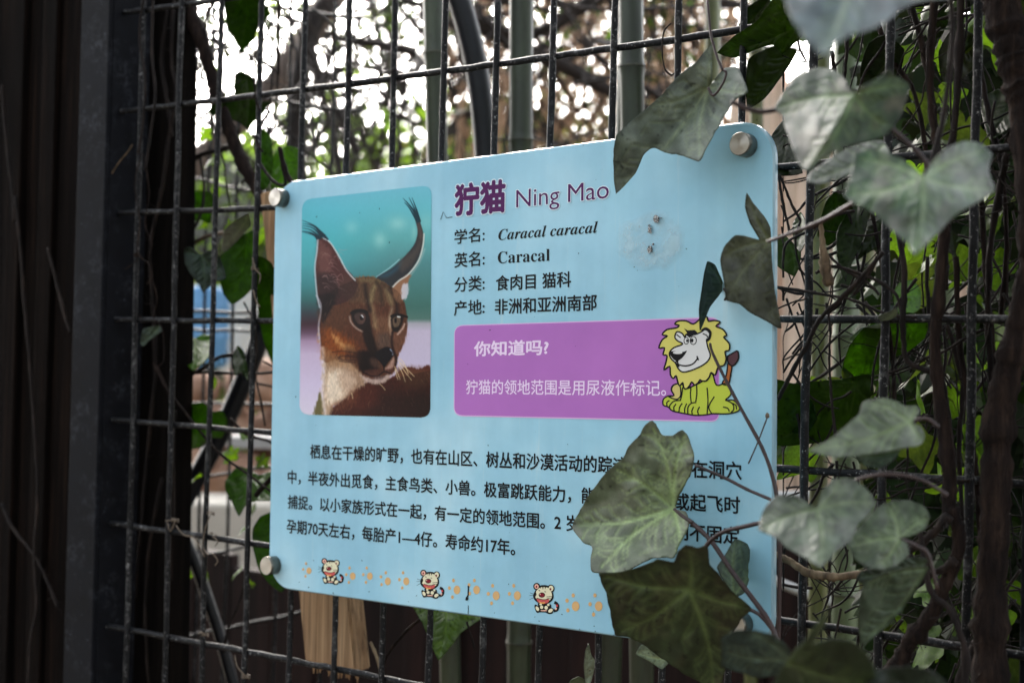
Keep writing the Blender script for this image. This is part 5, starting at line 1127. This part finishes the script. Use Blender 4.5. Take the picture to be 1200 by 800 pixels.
tend('straw coloured tendril dangling to a ring on the fourth wire', [(288, 792, 3)], [[(275, 767), (278, 780), (286, 790)]], r=.0008)
tend('fine tendril clinging to the fourth wire beside the sign', [(299, 315, 2)], [[(296, 302), (299, 315), (305, 322), (304, 332)], [(297, 340), (300, 352), (305, 360)]], r=.0008)
tend('curly tendril around the fourth wire in the upper left', [(304, 78, 1), (300, 160, 1.5)], [[(300, 70), (298, 90), (300, 118), (305, 130)], [(298, 158), (302, 170), (308, 178)], [(296, 70), (288, 62), (276, 64)]], M_BARK, .0010)
tend('wiry tendril spiralling down the sixth wire above the sign', [(409, 42, 1), (409, 88, 1.5)], [[(408, 40), (412, 55), (406, 70), (414, 82), (408, 95), (413, 110), (411, 128)], [(409, 94), (420, 96)]], M_BARKD, .0008)
tend('short hooked tendril beside the seventh wire above the sign', [(462, 84, 1.5)], [[(443, 92), (446, 87), (455, 86), (462, 86)]], M_BARKD, .0008)
tend('wire-thin loop hanging left of the eleventh wire', [], [[(786, 28), (778, 38), (776, 60), (779, 80), (786, 88), (790, 86)]], M_BARKD, .0007)
tend('crooked twig leaning from the post to the first wire', [], [[(120, 232), (118, 222), (130, 205), (140, 190), (150, 178), (155, 170)], [(118, 222), (120, 245), (124, 250)]], M_BARKL, .0009)
cw = thing('creeper_stem', F(40, 600, -.01), 'thin leafless creeper climbing the dark board wall', 'creeper')
for pts in ([(33, 800), (36, 750), (43, 708), (40, 650), (44, 590), (43, 540), (38, 470), (34, 410), (28, 350), (25, 300), (18, 230)], [(2, 590), (15, 618), (41, 652), (55, 680), (68, 712)], [(56, 290), (66, 330), (76, 370), (82, 390)], [(2, 100), (8, 170), (15, 230), (17, 260)]):
    px_stem(cw, pts, 1.9, M_BARKD, plane=-.012, n=6, rough=.15, wob=.3)
sh = thing('dry_shoot', F(150, 500, .06), 'brown dry shoots against the board behind the first wires', 'shoot')
for pts in ([(206, -20), (200, 60), (206, 110), (198, 160), (190, 220), (176, 300), (182, 420), (170, 560), (158, 700)], [(140, 520), (150, 440), (165, 380)], [(196, 10), (190, 70), (196, 120), (202, 160)], [(174, 800), (170, 700), (178, 620), (190, 560)]):
    px_stem(sh, pts, [1.7, 2.2, 1.9], M_BARKD, plane=.055, n=6, rough=.15, wob=.5)

# ------------------------------------------------------------------ bamboo poles behind the fence
def pole(x0, y0, x1, y1, d, rpx, mat, label, node_every=.32, off=0.0):
    a_, b_ = P(x0, y0, d), P(x1, y1, d); dr = (b_ - a_) / np.linalg.norm(b_ - a_); r = rpx * d / FPX
    if dr[2] > 0: dr = -dr
    top = a_ - dr * ((3.4 - a_[2]) / abs(dr[2])); bot = a_ + dr * (a_[2] / abs(dr[2])); bot[2] = 0
    t_ = thing('bamboo_pole', bot, label, 'bamboo pole', 'bamboo poles standing behind the fence')
    L_ = np.linalg.norm(top - bot); u_ = (top - bot) / L_; zs = []; z = .1 + off
    pr = [(0, r * 1.05)]
    while z < L_ - .05:
        pr += [(z - .012, r * .985), (z - .004, r * 1.04), (z, r * 1.09), (z + .004, r * 1.03), (z + .012, r * .97), (z + node_every * .5, r * .99)]; zs.append(z); z += node_every * random.Random(int(z * 999)).uniform(.9, 1.1)
    pr = sorted(pr); pts = [bot + u_ * min(s_, L_) for s_, _ in pr]; v, f = tube(pts, [1] * len(pts), 18)
    v = np.array(v).reshape(len(pts), 18, 3); c_ = np.array(pts)[:, None]; v = (c_ + (v - c_) * np.array([x[1] for x in pr])[:, None, None]).reshape(-1, 3)
    wpart('culm', v, f, mat, t_, True)
    for z in zs:
        if 0.9 < bot[2] + z < 2.3:
            p = bot + u_ * z; v, f = tube([p - u_ * .0015, p + u_ * .0015], r * 1.10, 18); wpart('node_ring', v, f, M_NODE, t_, True)
pole(508, 0, 528, 800, 1.75, 12.5, M_BAMG, 'grey-green bamboo pole left of the black pipe above the sign', off=.21)
pole(611, 0, 608, 800, 1.85, 14, M_BAMG, 'blue-green bamboo pole in the middle above the sign', off=.02)
pole(739, 0, 752, 800, 1.6, 14.5, M_BAMG, 'olive bamboo pole behind the top edge left of the folded leaf', off=.15)
pole(740, 0, 714, 800, 1.85, 14, M_BAMG, 'dark green bamboo pole under the sign left of the brown leaf', off=.24)
pole(835, 0, 835, 60, 2.3, 9, M_BAMY, 'thin yellow bamboo pole behind the stem of the folded leaf', off=.1)
pole(888, 0, 886, 200, 2.1, 8, M_BAMY, 'yellow bamboo pole behind the twelfth wire', off=.22)
pole(962, 100, 960, 450, 1.7, 11, M_BAMY, 'straw bamboo pole just right of the sign between two wires', off=.05)
pole(993, 100, 990, 800, 1.75, 16, M_BAMP, 'pale green bamboo pole second from the sign\'s right edge', off=.17)
pole(1057, 100, 1052, 800, 1.6, 29, M_BAMG, 'widest dark grey-green bamboo pole behind the round ivy leaves', off=.12)
pole(1107, 100, 1103, 800, 1.85, 15, M_BAMP, 'pale bamboo pole behind the forked vine', off=.3)
pole(1148, 0, 1146, 800, 1.8, 12, M_BAMY, 'yellow-green bamboo pole behind the rightmost wire', off=.2)
pole(1018, 0, 1016, 300, 2.0, 9, M_BAMY, 'slim bamboo pole behind the upper heart-shaped leaves', off=.2)
pole(1180, 0, 1178, 800, 2.0, 10, M_BAMP, 'pale bamboo pole at the right edge behind the trunk', off=.02)

# black pipe, dark pipe at the left, big slanting branch
pp = thing('black_pipe', P(560, 200, 1.9), 'thick black plastic pipe curving down behind the fence above the sign', 'pipe')
px_stem(pp, [(510, -80), (535, -10), (552, 50), (563, 110), (570, 190), (574, 300), (574, 700)], 13.5, M_PIPE, depth=1.9, n=18, rough=0, name='pipe')
pp2 = thing('black_pipe', P(250, 520, 2.1), 'black pipe slanting down left of the sign behind the inner mesh', 'pipe')
px_stem(pp2, [(320, 340), (303, 400), (288, 440), (262, 500), (230, 560), (205, 605), (180, 650)], 11.5, M_PIPE, depth=2.1, n=18, rough=0, name='pipe')
pp3 = thing('dark_prop', P(235, 680, 1.9), 'dark slanting prop bar at the bottom left behind the mesh', 'bar')
px_stem(pp3, [(205, 610), (225, 650), (243, 700), (262, 760), (280, 830)], 7, M_PIPE, depth=1.9, n=8, rough=0, name='bar')
M_BRANCH = noisy('grey_brown_branch', (70, 58, 52), (112, 98, 88), (30, 30, 8), 1.0, .9, .6, .004, (136, 122, 110))
tr1 = thing('leaning_tree', P(340, 500, 3.0) * [1, 1, 0], 'tree with a thick slanting grey-brown limb left above the sign', 'tree')
px_stem(tr1, [(440, -90), (392, -12), (372, 25), (348, 62), (322, 98), (300, 122), (262, 160), (218, 205), (180, 280), (165, 900)], [17, 16, 15, 14, 13, 13, 13, 14, 18], M_BRANCH, depth=3.0, n=14, rough=.05, name='trunk')
px_stem(tr1, [(392, -12), (380, 10), (366, 30), (354, 80), (349, 130), (348, 210), (345, 900)], [8, 12, 12, 11, 11, 12, 14], M_TWIG, depth=2.8, n=12, rough=.05, name='limb')
px_stem(tr1, [(365, 60), (380, 120), (392, 160), (400, 210)], [5, 4, 3], M_TWIG, depth=2.9, n=8, name='limb')

# ------------------------------------------------------------------ bare-branched trees and thicket behind
def branchy(mb, p, dr, L_, r, depth, rr, spread=.6, gravity=0.0, leaves=None):
    pts = [p]; d = dr.copy()
    for i in range(4):
        d = d + rr.uniform(-.22, .22, 3) + np.array([0, 0, gravity]); d /= np.linalg.norm(d); pts.append(pts[-1] + d * L_ / 4)
    mb.add(tube(pts, np.linspace(r, r * .6, 5), 5 if r < .01 else 7, cap=False))
    if leaves is not None and depth <= 1:
        for q in pts[1:]:
            if rr.rand() < .8: leaves.append(q + rr.uniform(-.04, .04, 3))
    if depth > 0:
        for k in range(rr.randint(2, 4)):
            nd = d + rr.uniform(-spread, spread, 3); nd /= np.linalg.norm(nd); branchy(mb, pts[rr.randint(2, 5)], nd, L_ * rr.uniform(.6, .85), r * .6, depth - 1, rr, spread, gravity, leaves)
M_TLEAF = leafmat('small_tree_leaf', .5, .45, (1.6, 2.0, .6, 1))
def crown_mesh(name, pts, parent, r, smin, smax, cols):
    v = []; f = []; cl = []
    for p in pts:
        s_ = r.uniform(smin, smax); a_ = r.uniform(-1, 1, 3); a_ /= np.linalg.norm(a_); b_ = np.cross(a_, r.uniform(-1, 1, 3)); b_ /= np.linalg.norm(b_); c_ = cols[r.randint(len(cols))] * r.uniform(.75, 1.2); o = len(v)
        for q in (p - a_ * s_, p + b_ * s_ * .42 - a_ * s_ * .1, p + a_ * s_, p - b_ * s_ * .42 - a_ * s_ * .1): v.append(q); cl.append(c_)
        f.append((o, o + 1, o + 2, o + 3))
    return wpart(name, v, f, M_TLEAF, parent, False, None, lin(np.clip(np.array(cl), 2, 250)))
tspec = [(470, 4.2, 'dark forked tree with bare twigs left of the bamboo pole', 5, .016, (60, 78, 30)), (430, 5.4, 'slim twiggy tree behind the sixth wire', 4, .02, (86, 96, 40)), (690, 5.0, 'twiggy tree behind the middle top of the sign', 5, .02, (70, 70, 40)), (590, 6.2, 'bushy tree in the distance behind the black pipe', 5, .03, (80, 96, 44)), (800, 5.6, 'bare tree behind the upper right of the sign', 4, .02, (90, 84, 56)), (520, 7.4, 'far thin tree behind the left bamboo pole', 5, .03, (96, 104, 54)), (740, 7.6, 'far brownish tree behind the olive bamboo', 5, .03, (104, 92, 66))]
for k, (px, d, lb, dep_, r, lc) in enumerate(tspec):
    rr = np.random.RandomState(300 + k); base = P(px, 400, d); base[2] = 0
    t_ = thing('tree', base, lb, 'tree', 'trees behind the enclosure'); mb = MB(); lv = []
    fork = base + [rr.uniform(-.05, .05), 0, 1.45]
    v, f = tube(cr([base, base + [.03, 0, .7], fork], 4), [r * 1.5, r * 1.2], 9); wpart('trunk', v, f, M_TWIG, t_, True)
    for j in range(4):
        dr = np.array([rr.uniform(-.5, .5), rr.uniform(-.5, .5), 1.0]); dr /= np.linalg.norm(dr); branchy(mb, fork, dr, .85 * d / 5, r * .8, dep_ - 1, rr, .75, 0, lv)
    mb.part('branches', M_TWIG, t_)
    q = [p + rr.uniform(-.1, .1, 3) for p in lv for _ in range(2)]
    if q: crown_mesh('crown', q, t_, rr, .012, .03, [np.array(lc, float), np.array(lc, float) * 1.3, np.array(lc, float) * .7])
# low yellow-green shrubs
for k, (px, d, h, w_, lc, lb) in enumerate(((430, 5.8, 2.35, .8, (92, 108, 42), 'yellow-green shrub in the distance left above the sign'), (560, 6.6, 2.45, .9, (86, 104, 48), 'olive shrub in the distance behind the black pipe'), (670, 6.0, 2.25, .8, (104, 98, 56), 'brownish shrub in the distance above the title'), (350, 7.2, 2.2, .8, (110, 124, 60), 'pale shrub in the distance at the sign\'s upper left corner'), (790, 6.4, 2.5, .9, (110, 92, 70), 'reddish-brown shrub in the distance behind the folded leaf'))):
    rr = np.random.RandomState(500 + k); base = P(px, 400, d); base[2] = 0; t_ = thing('shrub', base, lb, 'shrub', 'shrubs behind the enclosure')
    mb = MB()
    for j in range(9):
        dr = np.array([rr.uniform(-.35, .35), rr.uniform(-.35, .35), 1]); dr /= np.linalg.norm(dr); branchy(mb, base + [rr.uniform(-.1, .1), rr.uniform(-.1, .1), 0], dr, h * .6, .012, 2, rr, .5)
    mb.part('stems', M_TWIG, t_)
    cs = [base + np.array([rr.uniform(-w_, w_), rr.uniform(-w_, w_) * .6, rr.uniform(.25, 1) * h]) for _ in range(70)]; pts = []
    for c_ in cs: pts += [c_ + rr.normal(0, .13, 3) for _ in range(90)]
    crown_mesh('crown', pts, t_, rr, .025, .055, [np.array(lc, float), np.array(lc, float) * 1.25, np.array(lc, float) * .65])
# hanging dry strands and creeper curtain behind the upper middle
mb = MB(); rr = np.random.RandomState(9)
for k in range(520):
    x = rr.uniform(520, 875); y = rr.uniform(-160, 140); d = rr.uniform(3.6, 5.2); p = P(x, y, d); pts = [p]; L_ = rr.uniform(.15, .7)
    for j in range(5): pts.append(pts[-1] + np.array([rr.uniform(-.03, .03), rr.uniform(-.03, .03), -L_ / 5]))
    mb.add(tube(pts, [.004, .002], 4, cap=False))
tag(mb.part('hanging_strands', M_ROOT), 'curtain of thin brown dry strands hanging behind the top of the sign', 'dry strands', kind='stuff')
mb = MB(); rr = np.random.RandomState(19)
for k in range(380):
    x = rr.uniform(340, 870); y = rr.uniform(-80, 200); d = rr.uniform(3.0, 4.6); a_ = rr.uniform(-1, 1, 3); a_[2] *= 1.3; a_ /= np.linalg.norm(a_); p = P(x, y, d); pts = [p]
    for j in range(4): a_ = a_ + rr.uniform(-.35, .35, 3); a_ /= np.linalg.norm(a_); pts.append(pts[-1] + a_ * rr.uniform(.05, .13))
    mb.add(tube(pts, [.0045 if k % 6 else .011, .002], 4, cap=False))
tag(mb.part('twig_thicket', M_TWIG), 'thicket of fine dark twigs against the white sky above the sign', 'twigs', kind='stuff')
mb = MB()
for k in range(90):
    x = rr.uniform(205, 400); y = rr.uniform(-40, 170); d = rr.uniform(1.9, 2.7); a_ = rr.uniform(-1, 1, 3); a_[2] = a_[2] * 1.5; a_ /= np.linalg.norm(a_); p = P(x, y, d); pts = [p]
    for j in range(5): a_ = a_ + rr.uniform(-.3, .3, 3); a_ /= np.linalg.norm(a_); pts.append(pts[-1] + a_ * rr.uniform(.02, .06))
    mb.add(tube(cr(pts, 2), [.0022, .001], 5, cap=False))
tag(mb.part('bare_twigs', M_TWIG), 'sparse bare twigs against the white sky left above the sign', 'twigs', kind='stuff')
bl = thing('fallen_branch', P(700, 100, 3.4), 'dark branch slanting across behind the wires above the title', 'branch')
px_stem(bl, [(560, 30), (620, 60), (660, 78), (700, 100), (760, 130)], [9, 8, 7], M_TWIG, depth=3.4, n=8); px_stem(bl, [(540, 10), (600, 40), (650, 30), (700, -10)], [8, 7, 6], M_TWIG, depth=3.3, n=8)

# ------------------------------------------------------------------ pale plank fence behind the bamboo at right
pf = thing('plank_fence', P(980, 400, 2.6) * [1, 1, 0], 'pale pinkish plank fence behind the bamboo poles right of the sign', 'fence')
yP = P(940, 300, 2.55)[1]
zP = F(935, 98, yP)[2]; x = F(852, 300, yP)[0]; k = 0
while x < F(1290, 300, yP)[0]:
    r_ = random.Random(k); w_ = r_.uniform(.085, .11); gap = r_.choice([.004, .008, .02])
    v, f = bevelled(*box(x, x + w_, yP + r_.uniform(-.004, .004), yP + .022, .05, zP + r_.uniform(-.02, .03)), .002); wpart('plank', v, f, M_PLANK, pf); x += w_ + gap; k += 1
v, f = box(F(852, 300, yP)[0], x, yP + .026, yP + .06, 1.0, 1.08); wpart('rail', v, f, M_PLANK, pf)
v, f = box(F(852, 300, yP)[0], x, yP + .026, yP + .06, zP - .16, zP - .08); wpart('rail', v, f, M_PLANK, pf)
# white pipe / pale rail low at right, in front of the dark boards
M_PALE = noisy('pale_plastic', (150, 150, 150), (176, 176, 174), (8, 8, 8), 1, .5, 0)
wp = thing('pale_pipe', P(1000, 700, 1.95), 'thin pale pipe running low behind the leaves right of the sign', 'pipe')
px_stem(wp, [(880, 668), (940, 693), (1000, 712), (1090, 738), (1200, 770)], [6, 6], M_PALE, depth=1.95, n=12, rough=0, name='pipe')
wp2 = thing('pale_rail', P(1000, 580, 2.2), 'white horizontal rail behind the pale heart-shaped leaf', 'rail')
px_stem(wp2, [(880, 582), (1000, 580), (1200, 582)], 6, M_PALE, depth=2.2, n=12, rough=0, name='bar')

# dark reddish board wall low behind everything
lw = thing('low_board_wall', P(500, 900, 2.5) * [1, 1, 0], 'low dark reddish board wall behind the fence under the sign', 'wall')
yL = P(560, 700, 2.45)[1]; zl = P(560, 664, 2.45)[2]; zl1 = F(260, 652, yL)[2]; xs1 = F(372, 660, yL)[0]
x = F(195, 660, yL)[0] - .25; k = 0
while x < F(1250, 660, yL)[0]:
    r_ = random.Random(k + 200); w_ = r_.uniform(.10, .14); h_ = (zl1 if x < xs1 else zl) + r_.uniform(-.02, .012)
    if x > F(890, 660, yL)[0]: h_ += .14
    v, f = bevelled(*box(x, x + w_, yL + r_.uniform(-.006, .006), yL + .025, 0, h_), .003); wpart('board', v, f, M_REDWOOD, lw); x += w_ + r_.uniform(.001, .006); k += 1
# left background: yard objects seen through the fence
M_CREAM = noisy('cream_render', (186, 180, 166), (206, 200, 188), (5, 5, 5), 1, .9, .2)
M_GREY = noisy('grey_concrete', (78, 79, 76), (104, 104, 100), (4, 4, 4), 1, .9, .3)
gw = thing('grey_wall', P(240, 400, 6.0) * [1, 1, 0], 'blurred grey concrete wall far behind the fence at left', 'wall')
def screen_box(parent, name, x0, x1, y0, y1, d, th, mat, ground=False, bev=.01):
    a_, b_, c_, e_ = P(x0, y1, d), P(x1, y1, d), P(x1, y0, d), P(x0, y0, d)
    h0, h1 = (0.0 if ground else (a_[2] + b_[2]) / 2), (c_[2] + e_[2]) / 2
    w2 = np.array([FWD[0], FWD[1], 0]) * th
    q = [np.array([a_[0], a_[1], h0]), np.array([b_[0], b_[1], h0]), np.array([b_[0], b_[1], h0]) + w2, np.array([a_[0], a_[1], h0]) + w2]
    q += [p + np.array([0, 0, h1 - h0]) for p in q]
    v, f = bevelled(*box8(q), bev); return wpart(name, v, f, mat, parent)
screen_box(gw, 'wall_panel', 60, 330, 168, 330, 6.0, .2, M_GREY, True)
cwall = thing('cream_wall', P(260, 600, 3.4) * [1, 1, 0], 'low cream rendered wall left of the sign near the ground', 'wall')
screen_box(cwall, 'wall_block', 150, 420, 590, 700, 3.4, .25, M_CREAM, True)
bar = thing('blue_barrel', P(228, 380, 4.2), 'light blue plastic barrel seen blurred through the left of the fence', 'barrel')
M_BLUEP = noisy('light_blue_plastic', (70, 128, 176), (96, 152, 196), (6, 6, 6), 1, .35, 0)
bc = P(226, 382, 4.2); R_ = .105
prof = [(.0, -.12), (R_ * .92, -.12), (R_, -.10), (R_, -.04), (R_ * 1.05, -.03), (R_, -.02), (R_, .04), (R_ * 1.05, .05), (R_, .06), (R_, .10), (R_ * .9, .115), (0.001, .12)]
v = []; f = []
for r_, z in prof:
    for j in range(24): v.append(bc + [r_ * math.cos(j * math.pi / 12), r_ * math.sin(j * math.pi / 12), z])
for i in range(len(prof) - 1):
    for j in range(24): f.append((i * 24 + j, i * 24 + (j + 1) % 24, (i + 1) * 24 + (j + 1) % 24, (i + 1) * 24 + j))
wpart('barrel_body', v, f, M_BLUEP, bar, True)
cs_ = thing('cream_crate', P(285, 385, 4.4), 'pale cream crate standing right of the blue barrel', 'crate')
screen_box(cs_, 'crate_body', 256, 345, 330, 440, 4.4, .2, M_CREAM)
M_ROCKP = noisy('pinkish_brown_rock', (92, 66, 50), (150, 118, 98), (9, 9, 9), 1, .9, .7, .01, (184, 156, 138))
for k, (x, y, rx, rz) in enumerate(((228, 455, 30, 22), (300, 450, 38, 30), (262, 500, 36, 30), (320, 510, 34, 30), (215, 520, 34, 34), (280, 560, 44, 30), (230, 575, 40, 26), (350, 470, 40, 36), (350, 560, 40, 36), (190, 480, 36, 36), (205, 565, 30, 26), (315, 580, 40, 20))):
    d = 3.75 + .05 * (k % 4); c_ = P(x, y, d); s_ = d / FPX; t_lab = ['upper left', 'upper middle, beside the pipe', 'middle', 'right, beside the sign edge', 'left, half behind the wires', 'lower middle', 'lower left', 'hidden partly by the sign at top', 'hidden partly by the sign at bottom', 'leftmost', 'low left, small', 'lowest right'][k]
    v, f = lump(c_, (rx * s_, rx * s_, rz * s_), 60 + k, 1.0, 3, .10); o = wpart('rock', v, f, M_ROCKP, None, True)
    tag(o, 'pinkish-brown rock of the heap left of the sign, ' + t_lab, 'rock', 'rocks heaped on the low cream wall')
sl_ = thing('white_sill', P(290, 528, 3.5), 'thin white ledge bar behind the inner mesh beside the sign', 'ledge')
screen_box(sl_, 'ledge_slab', 265, 380, 512, 526, 3.45, .1, M_PALE, bev=.003)

# ------------------------------------------------------------------ unseen trees added behind the camera to shade and reflect in the sign
for k, (x, y, h, w_) in enumerate(((-3.2, -5.5, 4.2, 1.3), (-.6, -6.5, 5.0, 1.5), (-6.5, -4.5, 4.6, 1.5), (2.4, -5.0, 4.2, 1.3), (5.2, -4.5, 5.0, 1.6), (-9.5, -3.5, 5, 1.6))):
    rr = np.random.RandomState(700 + k); base = np.array([x, y, 0.0]); t_ = thing('tree', base, ['added unseen tall leafy tree facing the sign across the path', 'added unseen tallest tree directly across the path from the sign', 'added unseen broad tree across the path to the far left', 'added unseen slender tree across the path to the right', 'added unseen large tree across the path at the far right', 'added unseen spreading tree at the left end of the path'][k], 'tree', 'unseen trees added behind the camera')
    v, f = tube(cr([base, base + [.1, .05, h * .4], base + [.05, -.1, h * .8]], 4), [.14, .09, .04], 10); wpart('trunk', v, f, M_TWIG, t_, True)
    mb = MB()
    for j in range(5):
        dr = np.array([rr.uniform(-.6, .6), rr.uniform(-.6, .6), 1]); dr /= np.linalg.norm(dr); branchy(mb, base + [0, 0, h * .45], dr, h * .25, .035, 2, rr, .7)
    mb.part('branches', M_TWIG, t_); pts = []
    for _ in range(27):
        c_ = base + np.array([rr.uniform(-w_, w_), rr.uniform(-w_, w_), rr.uniform(.35, 1.0) * h]); pts += [c_ + rr.normal(0, .26, 3) for _ in range(40)]
    crown_mesh('crown', pts, t_, rr, .09, .16, [np.array((40, 62, 24.)), np.array((56, 78, 30.)), np.array((30, 46, 20.))])
